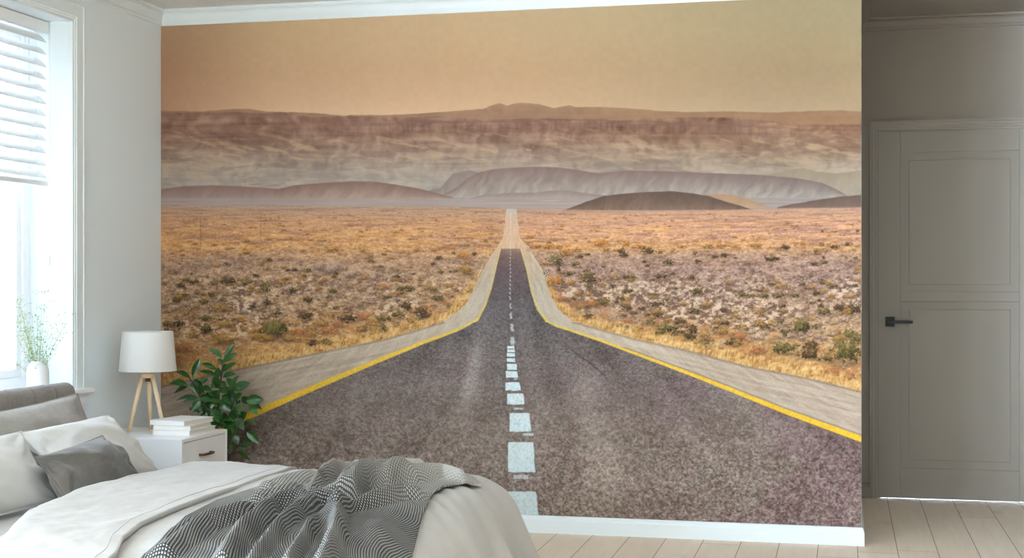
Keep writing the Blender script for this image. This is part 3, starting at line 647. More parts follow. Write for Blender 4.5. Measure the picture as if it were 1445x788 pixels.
# ------------------------------------------------------------------ windows in the left wall
def window(n, a, b, z0, z1, cols, label):
    w = thing('window_%d' % n, label, None, (0, 0, 0)); w['kind'] = 'structure'
    fx0, fx1, fw = -.285, -.21, .055
    f = MB().box((fx0, a, z0), (fx1, b, z0+fw)).box((fx0, a, z1-fw), (fx1, b, z1)).box((fx0, a, z0+fw), (fx1, a+fw, z1-fw)).box((fx0, b-fw, z0+fw), (fx1, b, z1-fw))
    f.build('window_frame', M['window'], w, bevel=.003)
    cw = (b-a-2*fw)/cols
    for k in range(cols):
        p, q = a+fw+k*cw, a+fw+(k+1)*cw; s = .036
        MB().box((fx0+.008, p, z0+fw), (fx1-.012, q, z0+fw+s)).box((fx0+.008, p, z1-fw-s), (fx1-.012, q, z1-fw)).box((fx0+.008, p, z0+fw+s), (fx1-.012, p+s, z1-fw-s)).box((fx0+.008, q-s, z0+fw+s), (fx1-.012, q, z1-fw-s)).build('sash', M['window'], w, bevel=.004)
        MB().box((-.256, p+s-.004, z0+fw+s-.004), (-.250, q-s+.004, z1-fw-s+.004)).build('pane', M['glass_dimmed'] if n == 1 else M['glass'], w)
    cz = MB(); P = [(-.004, -.02), (-.004, .008), (.008, .008), (.011, .012), (.018, .012), (.021, .016), (.072, .016), (.076, .020), (.085, .020), (.085, 0), (0, 0), (0, -.02)]
    cz.prism(P, 0, 0, 0, lambda o, d: (d, b+o, z0), lambda o, d: (d, b+o, z1+o))
    cz.prism(P, 0, 0, 0, lambda o, d: (d, b+o, z1+o), lambda o, d: (d, a-o, z1+o))
    cz.prism(P, 0, 0, 0, lambda o, d: (d, a-o, z1+o), lambda o, d: (d, a-o, z0))
    cz.build('casing', M['trim'], w)
    MB().box((-.21, a, z0-.02), (0, b, z0)).box((0, a-.13, z0-.022), (.045, b+.13, z0)).box((0, a-.10, z0-.075), (.014, b+.10, z0-.022)).build('window_sill', M['window'], w, bevel=.004)
    return w
window(1, *WIN[0], 2, 'tall white window beside the bed, blind half lowered')
window(2, *WIN[1], 2, 'tall white window out of view, added to bring in daylight')
window(3, *WIN[2], 3, 'unseen tall white window at the back of the room, added for daylight')

# venetian blind, half lowered in the first window
a, b = WIN[0][0]+.012, WIN[0][1]-.022
bl = thing('venetian_blind', 'white wide-slat venetian blind half lowered in the window recess', 'blind', (-.13, 0, 0))
MB().box((-.035, a, 2.338), (.022, b+.014, 2.388)).build('headrail', M['blind'], bl, bevel=.003)
sl = MB(); NS = 12; ztop, zb = 2.312, 1.668
for k in range(NS):
    z = ztop + (zb+.028-ztop)*k/(NS-1)
    tilt = rad(46); hw = .0255
    P = []
    for i in range(7):
        u = -1 + 2*i/6; cr = .0026*(1-u*u)
        dx, dz = u*hw*math.cos(tilt) + cr*math.sin(tilt), -u*hw*math.sin(tilt) + cr*math.cos(tilt)
        P.append((dx, dz))
    top = P; bot = [(x - .0026*math.sin(tilt), zz - .0026*math.cos(tilt)) for x, zz in P]
    loop = top + bot[::-1]
    sl.prism(loop, 0, 0, 0, lambda d, e, z=z: (d, a, z+e), lambda d, e, z=z: (d, b, z+e))
sl.build('slats', M['blind'], bl)
MB().box((-.026, a, 1.640), (.026, b, 1.662)).build('bottom_rail', M['blind'], bl, bevel=.003)
for y in (b-.09, b-.62, b-1.1, a+.10):
    cd = MB().tube([(-.024, y, 1.66), (-.024, y, 2.34)], .0011, 5)
    cd.tube([(.024, y, 1.66), (.024, y, 2.34)], .0011, 5); cd.tube([(0, y+.012, 1.66), (0, y+.012, 2.34)], .0009, 5)
    cd.build('ladder_cord', M['blind'], bl)
pc = MB()
for dy, zz in ((.012, 1.290), (.004, 1.282)):
    pc.tube([(.028, b+dy-.004, 2.35), (.030, b+dy-.003, zz+.04)], .0011, 5)
pc.build('pull_cord', M['blind'], bl)
tz = MB()
for dy, zz in ((.012, 1.290), (.004, 1.282)): tz.lathe([(0, .045), (.002, .045), (.004, .03), (.006, .004), (.005, 0), (0, 0)], (.030, b+dy-.004, zz), 12)
tz.build('cord_tassel', M['blind'], bl, smooth=True)

# ------------------------------------------------------------------ the mural: a flat printed wall covering at its real size
MUX, MZ0, MZ1 = 3.489, .083, 2.521
def make_mural():
    W, H = 1820, 1270
    sx = (np.arange(W)+.5)/W*MUX; sz = MZ0 + (np.arange(H)+.5)/H*(MZ1-MZ0)
    gx, gz = np.meshgrid(sx, sz[::-1])
    c, s = math.cos(YAW), math.sin(YAW)          # each print dot's wall point projected through the camera to image pixel coordinates
    rx, ry = gx-3.414, 6.67
    u = 722.5 + 2000*(rx*c + ry*s)/(-rx*s + ry*c); v = 400 - 2000*(gz-1.2)/(-rx*s + ry*c)
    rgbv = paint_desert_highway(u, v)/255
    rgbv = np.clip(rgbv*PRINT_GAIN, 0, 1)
    im = bpy.data.images.new('desert_road_print', W, H, alpha=False)
    px = np.ones((H, W, 4), np.float32); px[..., :3] = rgbv[::-1]
    im.pixels.foreach_set(px.ravel()); im.update(); im.pack()
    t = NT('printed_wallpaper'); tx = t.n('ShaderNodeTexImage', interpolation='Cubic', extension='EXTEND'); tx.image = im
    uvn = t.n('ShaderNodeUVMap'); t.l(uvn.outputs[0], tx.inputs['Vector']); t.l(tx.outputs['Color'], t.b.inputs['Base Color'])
    t.b.inputs['Roughness'].default_value = .8; t.b.inputs['Specular IOR Level'].default_value = .15
    t.bump(t.noise(260, 2), .04, .001)
    mb = MB().box((.001, -.0034, MZ0+.001), (MUX, -.0006, MZ1)); me = bpy.data.meshes.new('wall_mural_print'); bmesh.ops.recalc_face_normals(mb.bm, faces=mb.bm.faces)
    uvl = mb.bm.loops.layers.uv.new('uv')
    for f in mb.bm.faces:
        for l in f.loops: l[uvl].uv = (l.vert.co.x/MUX, (l.vert.co.z-MZ0)/(MZ1-MZ0))
    mb.bm.to_mesh(me); mb.bm.free()
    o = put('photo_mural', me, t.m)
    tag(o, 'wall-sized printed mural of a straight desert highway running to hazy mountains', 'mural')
make_mural()

# ------------------------------------------------------------------ bed
BY0, BY1 = -3.46, -1.10                       # near and far long sides of the mattress
bed = thing('bed', 'low double bed with a channelled taupe headboard under the window', 'bed', (0, 0, 0))
def headboard():
    ny = 700; prof = []
    zb, zt, xb, xf, r = .16, .765, .030, .125, .045
    for k in range(6): prof.append((xf, zb + (zt-r-zb)*k/5, 1))
    for k in range(1, 13):
        a = rad(180)*k/12; prof.append(((xb+xf)/2 + (xf-xb)/2*math.cos(a), zt-r + r*math.sin(a), 1))
    for k in range(1, 4): prof.append((xb, zt-r - (zt-r-zb)*k/3, 1))
    y0, y1, cw = BY0-.06, -1.03, .166
    P = np.zeros((ny, len(prof), 3))
    for i in range(ny):
        y = y0 + (y1-y0)*i/(ny-1)
        ph = ((y1-y)/cw) % 1.0; d = min(ph, 1-ph)
        groove = .0045*math.exp(-(d/.022)**2) + .0018*math.exp(-(d/.12)**2)
        e = min(1, max(0, (y1-y)/.02)); en = min(1, max(0, (y-y0)/.02)); rr = math.sqrt(max(0, 1-(1-e)**2))*math.sqrt(max(0, 1-(1-en)**2))
        for j, (x, z, w) in enumerate(prof):
            xm, zm = (xb+xf)/2, zt-r
            k = 1 - (groove/.05); xx = xm + (x-xm)*k*(.55+.45*rr); zz = z - groove*(z > zm)*(z-zm)/r - (1-rr)*.03*(z > zm)
            P[i, j] = (xx, y, zz)
    P = np.concatenate([P, P[:, :1]], 1)                                     # closed underneath and at both ends
    P = np.concatenate([np.repeat(P[:1].mean(1, keepdims=True), P.shape[1], 1), P, np.repeat(P[-1:].mean(1, keepdims=True), P.shape[1], 1)], 0)
    return mesh_grid('headboard', P, M['headboard'], bed)
headboard()
MB().box((.14, BY0+.04, .12), (2.02, BY1-.06, .22)).build('bed_base', M['headboard'], bed, bevel=.02, seg=3)
MB().box((.13, BY0+.02, .22), (2.04, BY1-.04, .408)).build('mattress', M['sheet'], bed, bevel=.06, seg=5, smooth=True)
for x in (.25, 1.95):
    for y in (BY0+.15, BY1-.15): MB().lathe([(0, 0), (.020, 0), (.028, .12), (0, .12)], (x, y, 0), 20).build('leg', M['ash'], bed, smooth=True)

# cloth surfaces: smooth noise in metres
def N2(x, y, f, seed): return fbm(np.asarray(x, float)*f + 50, np.asarray(y, float)*f + 50, 3, seed) - .5
XF, YN, YFAR, RAD, TOP = 2.18, BY0-.07, BY1-.0, .20, .447
def arc(s, r):
    """outward travel and drop along a rounded edge, s = cloth length past the start of the curve"""
    am = rad(70); q = r*am; a = np.clip(s, 0, q)/r; e = np.clip(s-q, 0, None)
    return r*np.sin(a) + e*math.cos(am), r*(1-np.cos(a)) + e*math.sin(am)
def lay(S, T):
    """cloth coordinates (S along the bed from the head, T across, 0 at the bed's middle line) -> points on the made-up bed"""
    ym = (YN+YFAR)/2; hw = (YFAR-YN)/2 - RAD; xs = XF - RAD
    ex, dx = arc(S-xs, RAD); ey, dy = arc(np.abs(T)-hw, RAD)
    k = np.maximum(ex, ey)/np.maximum(np.hypot(ex, ey), 1e-6); k = np.where((ex > 0) & (ey > 0), k, 1)
    x = np.where(S < xs, S, xs + ex*k); y = ym + np.sign(T)*(np.minimum(np.abs(T), hw) + ey*k)
    p = 3.0; drop = (dx**p + dy**p)**(1/p)
    puff = .008*(1-np.clip(np.abs(T)/(hw+RAD), 0, 1)**4)*np.clip((XF-S)/.5, 0, 1)
    z = TOP + puff - drop
    return x, y, z, dx, dy
def head_edge(T):
    return np.interp((YN+YFAR)/2 + np.asarray(T, float), [-3.4, -3.15, -2.98, -2.77, -2.34, -1.8, -1.4], [1.20, 1.13, 1.045, .95, .845, .80, .79])
def hem_edge(T):
    return np.interp((YN+YFAR)/2 + np.asarray(T, float), [-3.4, -3.2, -3.0, -2.77, -2.5, -2.1, -1.39, -1.2], [1.57, 1.51, 1.42, 1.35, 1.315, 1.295, 1.25, 1.23])
def duvet():
    hw = (YFAR-YN)/2 - RAD
    s0, s1 = .93, XF - RAD + RAD*1.222 + .27; tmax = hw + RAD*1.222 + .24
    ns, nt = 190, 260
    A, T = np.meshgrid(np.linspace(0, 1, ns), np.linspace(-tmax, tmax, nt), indexing='ij')
    S = head_edge(T) + .05; S = S + (s1-S)*A
    x, y, z, dx, dy = lay(S, T)
    hang = np.clip(dx/.3, 0, 1); hangy = np.clip(dy/.3, 0, 1)
    fold = np.sin(T*21 + 5*N2(S, T, 2, 201)) * .5 + np.sin(T*37 + 2)*.25
    x = x + hang*(.030*fold + .008); foldy = np.sin(S*19 + 4*N2(S, T, 2, 202))
    y = y + np.sign(T)*hangy*(.018*foldy + .012)
    top = 1 - np.clip(np.maximum(dx, dy)/.1, 0, 1)
    z = z + top*(.022*N2(S, T, 3.2, 203) + .010*N2(S*1.6, T*.7, 9, 204))
    # drawn wrinkles that radiate from the foot corner
    w = np.exp(-((S-2.05)/.22)**2)*np.exp(-((T-hw*.55)/.55)**2)
    z = z + top*w*.006*np.sin(T*46 + S*30 + 6*N2(S, T, 4, 205))
    z = np.maximum(z, .03)
    P = np.stack([x, y, z], -1)
    o = mesh_grid('duvet', P, M['duvet'], None, solid=.022)
    tag(o, 'pale stone cotton duvet spread over the bed and hanging over its foot', 'duvet')
    # the turned-down band at its head end: a soft double layer with a stitched hem
    nb, nt = 44, 240
    xa, xh = .895, 1.300
    Tt = np.linspace(-tmax, tmax, nt); P = np.zeros((nb, nt, 3))
    A = np.linspace(0, 1, nb)
    for j, tt in enumerate(Tt):
        wob = .016*float(N2(tt, 0, 2.4, 206)); wob2 = .05*float(N2(tt, 3, 1.3, 207)) + .03*float(N2(tt, 3, 5, 217))
        a_, b_ = float(head_edge(tt)) + wob2*.5, float(hem_edge(tt)) + wob
        xs_ = a_ + (b_-a_)*A
        lift = .078*np.sqrt(np.clip(1-((A-.0)/1.0)**2.2, 0, 1))*(1-np.exp(-A/.035)) 
        lift = (.050 + .012*min(1, max(0, (-tt-.2)/.5)) - .036*min(1, max(0, (tt-.1)/.7)))*(1-np.exp(-A/.045))*(1-.66*A**1.6)
        xx, yy, zz, dx, dy = lay(xs_, np.full(nb, tt))
        n = N2(xs_*1.0, np.full(nb, tt), 5, 208)*.020 + N2(xs_*2.2, np.full(nb, tt*.8), 9, 209)*.012
        h = lift + n*np.clip(A*6, 0, 1)*np.clip((1-A)*5+.2, 0, 1)
        hy = np.clip(dy/.15, 0, 1)
        P[:, j] = np.stack([xx, yy + np.sign(tt)*h*hy*.8, zz + h*(1-hy*.8) + .004], -1)
    # roll the head end under
    under = []
    for k in range(1, 6):
        q = P[0].copy(); q[:, 0] += .012*k; q[:, 2] -= .0008*k + .003; under.append(q)
    Pf = np.concatenate([np.stack(under[::-1]), P]); Pf[:, :, 2] = np.maximum(Pf[:, :, 2], .05)
    fb = mesh_grid('turned_down_band', Pf, M['duvet'], o, solid=.016)
    seam = MB(); sp = []
    for j in range(nt):
        p = P[nb-5, j]; sp.append((p[0], p[1], p[2]+.0004))
    seam.tube(sp, .0010, 5).build('hem_stitch', M['duvet'], fb, smooth=True)
    return o
duvet()

# knitted throw: laid across the foot half, gathered into folds
def throw():
    nu, nv = 200, 420
    yv = np.linspace(-1.24, -3.42, nv)
    def ed(pts):
        p = np.array(sorted(pts)); return np.interp(yv, p[:, 0], p[:, 1])
    L = ed([(-3.42,1.64),(-3.09,1.56),(-2.6,1.41),(-2.26,1.36),(-1.83,1.37),(-1.54,1.385),(-1.36,1.45),(-1.24,1.52)])
    R = ed([(-3.42,2.26),(-2.8,2.20),(-2.3,2.09),(-2.07,2.045),(-1.9,2.01),(-1.72,2.00),(-1.60,2.03),(-1.50,2.085),(-1.42,2.03),(-1.32,1.93),(-1.24,1.84)])
    A = np.linspace(0, 1, nu)[:, None]
    x = L[None]*(1-A) + R[None]*A; y = np.repeat(yv[None], nu, 0)
    y = y + .02*np.sin(A*9 + 1)*np.clip((y+1.45)/.2, 0, 1)
    _, _, zb, dx, dy = lay(x, y - (YN+YFAR)/2)
    ridges = [  # (points x,y), height, half width
        ([(1.78,-2.30),(1.76,-2.03),(1.81,-1.87),(1.87,-1.71),(1.93,-1.52),(2.02,-1.55)], .062, .034),
        ([(1.72,-2.32),(1.63,-1.99),(1.57,-1.65),(1.54,-1.36)], .060, .036),
        ([(1.74,-2.19),(1.69,-1.90),(1.65,-1.59),(1.65,-1.36)], .056, .030),
        ([(1.80,-2.16),(1.75,-1.73),(1.73,-1.40),(1.78,-1.32)], .064, .034),
        ([(1.84,-1.95),(1.83,-1.60),(1.85,-1.36)], .040, .026),
        ([(1.77,-2.27),(1.73,-2.40),(1.68,-2.53),(1.74,-2.92),(1.86,-3.30)], .046, .036),
        ([(1.78,-2.33),(1.75,-2.50),(1.79,-2.75),(1.93,-3.30)], .036, .026),
        ([(1.70,-2.40),(1.61,-2.55),(1.57,-2.80),(1.64,-3.20)], .036, .036),
        ([(1.82,-2.32),(1.94,-2.67),(2.04,-2.99),(2.12,-3.30)], .044, .032),
        ([(1.86,-2.43),(1.90,-2.27),(1.95,-2.08),(2.03,-2.02)], .034, .028),
        ([(1.83,-2.45),(1.90,-2.80),(2.02,-3.25)], .030, .024),
        ([(1.42,-1.98),(1.47,-1.80),(1.52,-1.62)], .026, .040),
        ([(1.50,-2.25),(1.56,-2.05),(1.58,-1.90)], .024, .030),
        ([(2.03,-2.54),(2.12,-2.82),(2.20,-3.16)], .014, .040),
        ([(1.48,-2.70),(1.50,-2.90),(1.58,-3.20)], .018, .034)]
    h = np.zeros_like(x)
    xx = x + .014*N2(x, y, 6, 301); yy = y + .014*N2(x, y, 6, 302)
    for pts, amp, wd in ridges:
        best = np.full(x.shape, 9.0); tt = np.zeros_like(x); pts = np.array(pts); nseg = len(pts)-1
        for i in range(nseg):
            a, b = pts[i], pts[i+1]; ab = b-a; q = np.clip(((xx-a[0])*ab[0] + (yy-a[1])*ab[1])/(ab@ab), 0, 1)
            d = np.hypot(xx-a[0]-q*ab[0], yy-a[1]-q*ab[1]); m = d < best
            best = np.where(m, d, best); tt = np.where(m, (i+q)/nseg, tt)
        prof = np.exp(-(best/(wd*.92))**1.7) - .26*np.exp(-((best-wd*1.6)/(wd*.6))**2)
        h = h + amp*prof*(.62 + .38*np.sin(np.pi*np.clip(tt, .05, .95)))
    g = np.exp(-(((x-1.80)/.07)**2 + ((y+2.31)/.08)**2)); h = h*(1-.55*g)
    h = .13*np.tanh(1.75*h/.13)*(1-.45*np.clip((y+1.75)/.3, 0, 1))
    h = h + .012*N2(x, y, 4.5, 303) + .005*N2(x, y, 13, 304)
    rim = np.minimum(A, 1-A)*np.ones_like(x)*(R-L)[None]; rimv = np.clip((-1.24 - y)/.03, 0, 1)
    h = np.maximum(h, 0)*np.clip(rim/.05 + .25, 0, 1)*np.clip(rimv+.3, 0, 1)
    dd = np.clip(dx/.15, 0, 1)
    P = np.stack([x + 0*h, y, zb + .018 + h*(1-.5*dd)], -1)
    # cloth length along the rows for the knit
    du = np.zeros_like(x); du[1:] = np.cumsum(np.linalg.norm(np.diff(P, axis=0), axis=-1), 0)
    dv = np.zeros_like(x); dv[:, 1:] = np.cumsum(np.linalg.norm(np.diff(P, axis=1), axis=-1), 1)
    def even(q, ax, w):                       # the knit keeps its rows even over the folds
        k = np.ones(2*w+1)/(2*w+1); return np.apply_along_axis(lambda r: np.convolve(np.pad(r, w, mode='edge'), k, 'valid'), ax, q)
    du = even(du, 1, 45); dv = even(dv, 0, 60)
    o = mesh_grid('throw_blanket', P, M['throw'], None, uv=np.stack([du, dv*.9], -1), solid=-.008)
    tag(o, 'dark and light grey knitted throw rumpled across the foot of the bed', 'blanket')
throw()

# ------------------------------------------------------------------ pillows
def pillow(name, label, TL, TR, BL, BR, th, mat, seed, pinch=.05, wr=.010, seam=True, crease=0.0):
    TL, TR, BL, BR = (np.array(p, float) for p in (TL, TR, BL, BR))
    n = 72
    u, v = np.meshgrid(np.linspace(-1, 1, n), np.linspace(-1, 1, n), indexing='ij')
    ctr = (TL+TR+BL+BR)/4
    eu = (TR-TL+BR-BL)/4; ev = (TL-BL+TR-BR)/4; nn = np.cross(eu, ev); nn /= np.linalg.norm(nn)
    if nn[0] < 0: nn = -nn
    # outline drawn in between its corners
    uu = u*(1 - pinch*(1-v**2)*np.abs(u)**2); vv = v*(1 - pinch*1.3*(1-u**2)*np.abs(v)**2)
    a, b = (uu+1)/2, (vv+1)/2
    base = (BL*(1-a)[..., None] + BR*a[..., None])*(1-b)[..., None] + (TL*(1-a)[..., None] + TR*a[..., None])*b[..., None]
    prof = (np.clip(1-np.abs(u)**2.4, 0, 1)**.62)*(np.clip(1-np.abs(v)**2.2, 0, 1)**.58)
    lu, lv = np.linalg.norm(eu), np.linalg.norm(ev)
    out = []
    root = thing(name, label, 'pillow' if 'cushion' not in name else 'cushion', tuple(ctr), 0, 'pillows on the bed' if 'cushion' not in name else None)
    for side in (1, -1):
        w = N2(u*lu*2.0, v*lv*2.0, 2.6, seed+side)*2.2*prof**.5
        edge = np.exp(-((1-np.abs(u))/.30)**2) + np.exp(-((1-np.abs(v))/.26)**2)
        cr = np.zeros_like(u)
        for q, (cu, cv) in enumerate(((-1,-1),(1,-1),(-1,1),(1,1))):
            ang = np.arctan2((v-cv)*lv, (u-cu)*lu); dist = np.hypot((u-cu)*lu, (v-cv)*lv)
            cr += np.sin(ang*11 + q*2 + seed)*np.exp(-(dist/.16)**2)*np.clip(dist/.06, 0, 1)
        gath = np.sin(v*lv*52 + 3*N2(u, v, 3, seed+7) + seed)*np.exp(-((1-np.abs(u))*lu/.10)**2)*np.clip((1-np.abs(u))*lu/.03, 0, 1)
        long = np.sin((v*lv*30 + u*lu*9) + 5*N2(u, v, 1.6, seed+9))*prof*crease
        h = th/2*prof + wr*(w*.9 + .75*cr*prof**.5 + .9*gath*prof**.35) + long*.0060
        h = np.where((np.abs(u) > .999) | (np.abs(v) > .999), 0, np.maximum(h, .0015))
        out.append(base + nn*(h*side)[..., None] - ctr)
    P = np.concatenate([out[0].reshape(-1, 3), out[1].reshape(-1, 3)])
    idx = np.arange(n*n).reshape(n, n); f = np.stack([idx[:-1, :-1], idx[1:, :-1], idx[1:, 1:], idx[:-1, 1:]], -1).reshape(-1, 4)
    me = bpy.data.meshes.new('cover'); me.from_pydata(P.tolist(), [], np.concatenate([f, f[:, ::-1] + n*n]).tolist())
    bm = bmesh.new(); bm.from_mesh(me); bmesh.ops.remove_doubles(bm, verts=bm.verts, dist=1e-5); bmesh.ops.recalc_face_normals(bm, faces=bm.faces); bm.to_mesh(me); bm.free()
    put('cover', me, mat, root, smooth=True, sub=1)
    if seam:
        loop = [out[0][i, 0] for i in range(n)] + [out[0][-1, j] for j in range(1, n)] + [out[0][i, -1] for i in range(n-2, -1, -1)] + [out[0][0, j] for j in range(n-2, 0, -1)]
        loop.append(loop[0]); MB().tube([tuple(p) for p in loop], .0032, 6, caps=False).build('seam', mat, root, smooth=True)
    return root
pillow('bed_pillow', 'large grey linen pillow propped against the taupe headboard', (.185,-2.00,.692), (.185,-1.135,.722), (.300,-2.02,.425), (.300,-1.06,.425), .15, M['linen_grey'], 21, .05, .012, crease=1.0)
pillow('bed_pillow', 'off-white pillow leaning on the grey linen pillow, behind the charcoal cushion', (.405,-1.93,.640), (.42,-1.290,.650), (.68,-2.00,.432), (.67,-1.32,.420), .16, M['linen_white'], 34, .05, .012, crease=1.5)
pillow('bed_pillow', 'off-white pillow nearest the camera, left of the charcoal cushion', (.48,-2.88,.655), (.525,-2.10,.665), (.69,-2.92,.425), (.70,-2.13,.425), .15, M['linen_white'], 47, .05, .012, crease=1.4)
pillow('cushion', 'small charcoal linen cushion lying in front of the off-white pillows', (.700,-2.29,.598), (.630,-1.715,.612), (.860,-2.335,.438), (.775,-1.655,.434), .135, M['cushion'], 58, .045, .011, crease=1.8)

# ------------------------------------------------------------------ nightstand, lamp, books
NX, NY0, NY1, NZ = .532, -.842, -.363, .50
ns_ = thing('nightstand', 'white one-drawer nightstand standing in the corner beside the bed', 'nightstand', (.27, (NY0+NY1)/2, 0))
ox, oy = .27, (NY0+NY1)/2
m = MB(); w = .016; hx0, hx1, hy0, hy1 = .03-ox, NX-ox, NY0-oy, NY1-oy
m.box((hx0, hy0, .14), (hx1, hy0+w, NZ)).box((hx0, hy1-w, .14), (hx1, hy1, NZ)).box((hx0, hy0+w, NZ-w), (hx1, hy1-w, NZ)).box((hx0, hy0+w, .14), (hx1, hy1-w, .14+w)).box((hx0, hy0+w, .14+w), (hx0+.008, hy1-w, NZ-w))
m.build('carcass', M['furniture'], ns_, bevel=.0015)
for q, (za, zb_) in enumerate(((.335, NZ-w-.004), (.14+w+.003, .331))):
    d = MB().box((hx0+.03, hy0+w+.004, za), (hx1-.004, hy1-w-.004, zb_)).build('drawer', M['furniture'], ns_, bevel=.002)
    zc, yc = (za+zb_)/2+.004, .0
    h = MB(); pts = [(hx1-.006, yc-.054, zc), (hx1+.012, yc-.056, zc), (hx1+.019, yc-.048, zc), (hx1+.022, yc, zc), (hx1+.019, yc+.048, zc), (hx1+.012, yc+.056, zc), (hx1-.006, yc+.054, zc)]
    h.tube(pts, [.0055, .0055, .006, .0068, .006, .0055, .0055], 10).build('drawer_pull', M['brass'], d, smooth=True)
for x in (hx0+.03, hx1-.03):
    for y in (hy0+.03, hy1-.03): MB().lathe([(0, 0), (.011, 0), (.016, .14), (0, .14)], (x, y, 0), 16).build('leg', M['ash'], ns_, smooth=True)

lp = thing('table_lamp', 'white drum shade table lamp on a pale wooden tripod', 'table lamp', (.205, -.535, NZ))
rt = Vector((math.cos(YAW), math.sin(YAW), 0)); fw = Vector((-math.sin(YAW), math.cos(YAW), 0))
for (a, b) in ((-.078, -.040), (.086, -.030), (-.004, .076)):
    ft = rt*a + fw*b; tp = rt*(a*.30) + fw*(b*.30); d = (Vector((tp.x, tp.y, .262)) - Vector((ft.x, ft.y, 0)))
    l = MB(); l.tube([(ft.x, ft.y, .0015), (ft.x+d.x*.5, ft.y+d.y*.5, .131), (tp.x, tp.y, .262)], [.0078, .0102, .0115], 14).build('leg', M['ash'], lp, smooth=True)
MB().lathe([(0, .252), (.030, .252), (.0325, .255), (.0325, .272), (.030, .275), (0, .275)], n=36).build('collar', M['ash'], lp, bevel=.001)
MB().lathe([(0, .235), (.012, .235), (.012, .2519), (0, .2519)], n=20).build('hub', M['brass'], lp)
MB().lathe([(0, .275), (.0075, .275), (.0075, .335), (0, .335)], n=18).build('stem', M['ash'], lp, smooth=True)
sh = MB().lathe([(.134, .287), (.1335, .285), (.132, .287), (.1145, .470), (.1165, .472), (.1175, .470)], n=72, close=True).build('lamp_shade', M['shade'], lp, smooth=True)
wr_ = MB()
for k in range(3):
    a = 2*math.pi*k/3 + .4; wr_.tube([(.012*math.cos(a), .012*math.sin(a), .322), (.126*math.cos(a), .126*math.sin(a), .345)], .0018, 6)
wr_.build('shade_spider', M['trim'], lp)
MB().lathe([(0, .335), (.016, .335), (.017, .365), (.028, .395), (.030, .415), (.022, .437), (0, .445)], n=24).build('light_bulb', M['ceramic'], lp, smooth=True)

def book(label, cx, cy, z, w, d, h, rz):
    """w along the spine, d deep; the spine faces the bed side"""
    r = thing('book', label, 'book', (cx, cy, z), rz, 'white books on the nightstand')
    c = .0022
    cv = MB().box((-w/2, -d/2, 0), (w/2, d/2, c)).box((-w/2, -d/2, h-c), (w/2, d/2, h)).box((-w/2, -d/2, c), (w/2, -d/2+c, h-c))
    cv.build('cover', M['cover'], r, bevel=.0007)
    MB().box((-w/2+.004, -d/2+c, c), (w/2-.004, d/2-.005, h-c)).build('page_block', M['page'], r)
    return r
bx, by = .415, -.560
book('white book at the bottom of the stack on the nightstand', .408, -.560, NZ, .190, .255, .0245, rad(-3))
book('white book in the middle of the stack on the nightstand', .402, -.566, NZ+.0247, .182, .245, .0205, rad(2))
book('white book on top of the stack on the nightstand', .398, -.566, NZ+.0454, .184, .250, .0225, rad(-7))

# ------------------------------------------------------------------ potted plant behind the nightstand
pl = thing('potted_plant', 'glossy dark green leafy houseplant in the corner behind the nightstand', 'potted plant', (.42, -.19, 0), YAW)
MB().lathe([(0, 0), (.085, 0), (.095, .01), (.118, .27), (.122, .285), (.118, .29), (.110, .285), (.100, .25), (0, .25)], n=48).build('pot', M['ceramic'], pl, smooth=True)
MB().lathe([(0, .252), (.101, .252), (.095, .258), (.05, .265), (0, .267)], n=32).build('soil', M['soil'], pl, smooth=True)
def pc_(a, b, d=0):                              # image crop pixels, cast back through the camera -> metres on the plant (x across, y deep, z up)
    X = (230 + a/4.375 - 722.5)/2000*6.992 + 1.435; return Vector((X*(1+d*.14), d, 1.2 - (480 + b/4.375 - 400)/2000*(6.992+d)))
rng = random.Random(5)
stems = MB()
for pts, r0, r1, d0, d1 in (
        ([(300,960),(325,760),(335,540),(340,440),(345,340),(358,250),(365,180),(376,118)], .0075, .0028, 0, 0),
        ([(310,900),(350,680),(385,560),(415,490),(440,430),(450,370),(446,300)], .006, .0026, -.02, -.03),
        ([(300,900),(315,650),(300,500),(262,410),(225,340),(190,270),(168,232)], .006, .0026, .01, -.03),
        ([(310,930),(360,780),(410,718),(450,680),(490,640)], .005, .0024, 0, -.02),
        ([(325,800),(420,620),(470,540),(500,480)], .004, .002, -.03, -.05)):
    n = len(pts); stems.tube([pc_(a, b, d0 + (d1-d0)*i/(n-1)) for i, (a, b) in enumerate(pts)], [r0 + (r1-r0)*i/(n-1) for i in range(n)], 8)
stems.build('stems', M['bark'], pl, smooth=True)
def leaf(mb, base, tip, wid, arch=.12, roll=0.0, fold=.25):
    """pointed oval leaf with a midrib fold; roll turns its face about its own axis"""
    ax = tip-base; Lh = ax.length; ax = ax.normalized(); view = Vector((0, -1, .25)).normalized()
    side = ax.cross(view); 
    if side.length < .1: side = ax.cross(Vector((1, 0, 0)))
    side.normalize(); nrm = side.cross(ax).normalized()
    R = Matrix.Rotation(roll, 3, ax); side = R @ side; nrm = R @ nrm
    rows = []; n = 11
    for i in range(n):
        t = i/(n-1); w = wid/2*(math.sin(math.pi*t**.88)**.85)*(1-.12*t) if 0 < t < 1 else 0.0006
        c = base + ax*(Lh*t) + Vector((0, 0, 1))*(arch*Lh*(4*t*(1-t)*.35 - .3*t*t + .0)) + Vector((0, 0, .3*arch*Lh*t))
        rows.append([c + side*(w*k) + nrm*(abs(k)*w*fold) + nrm*(.05*w*math.sin(t*14+k)) for k in (-1, -.55, 0, .55, 1)])
    mb.grid(rows)
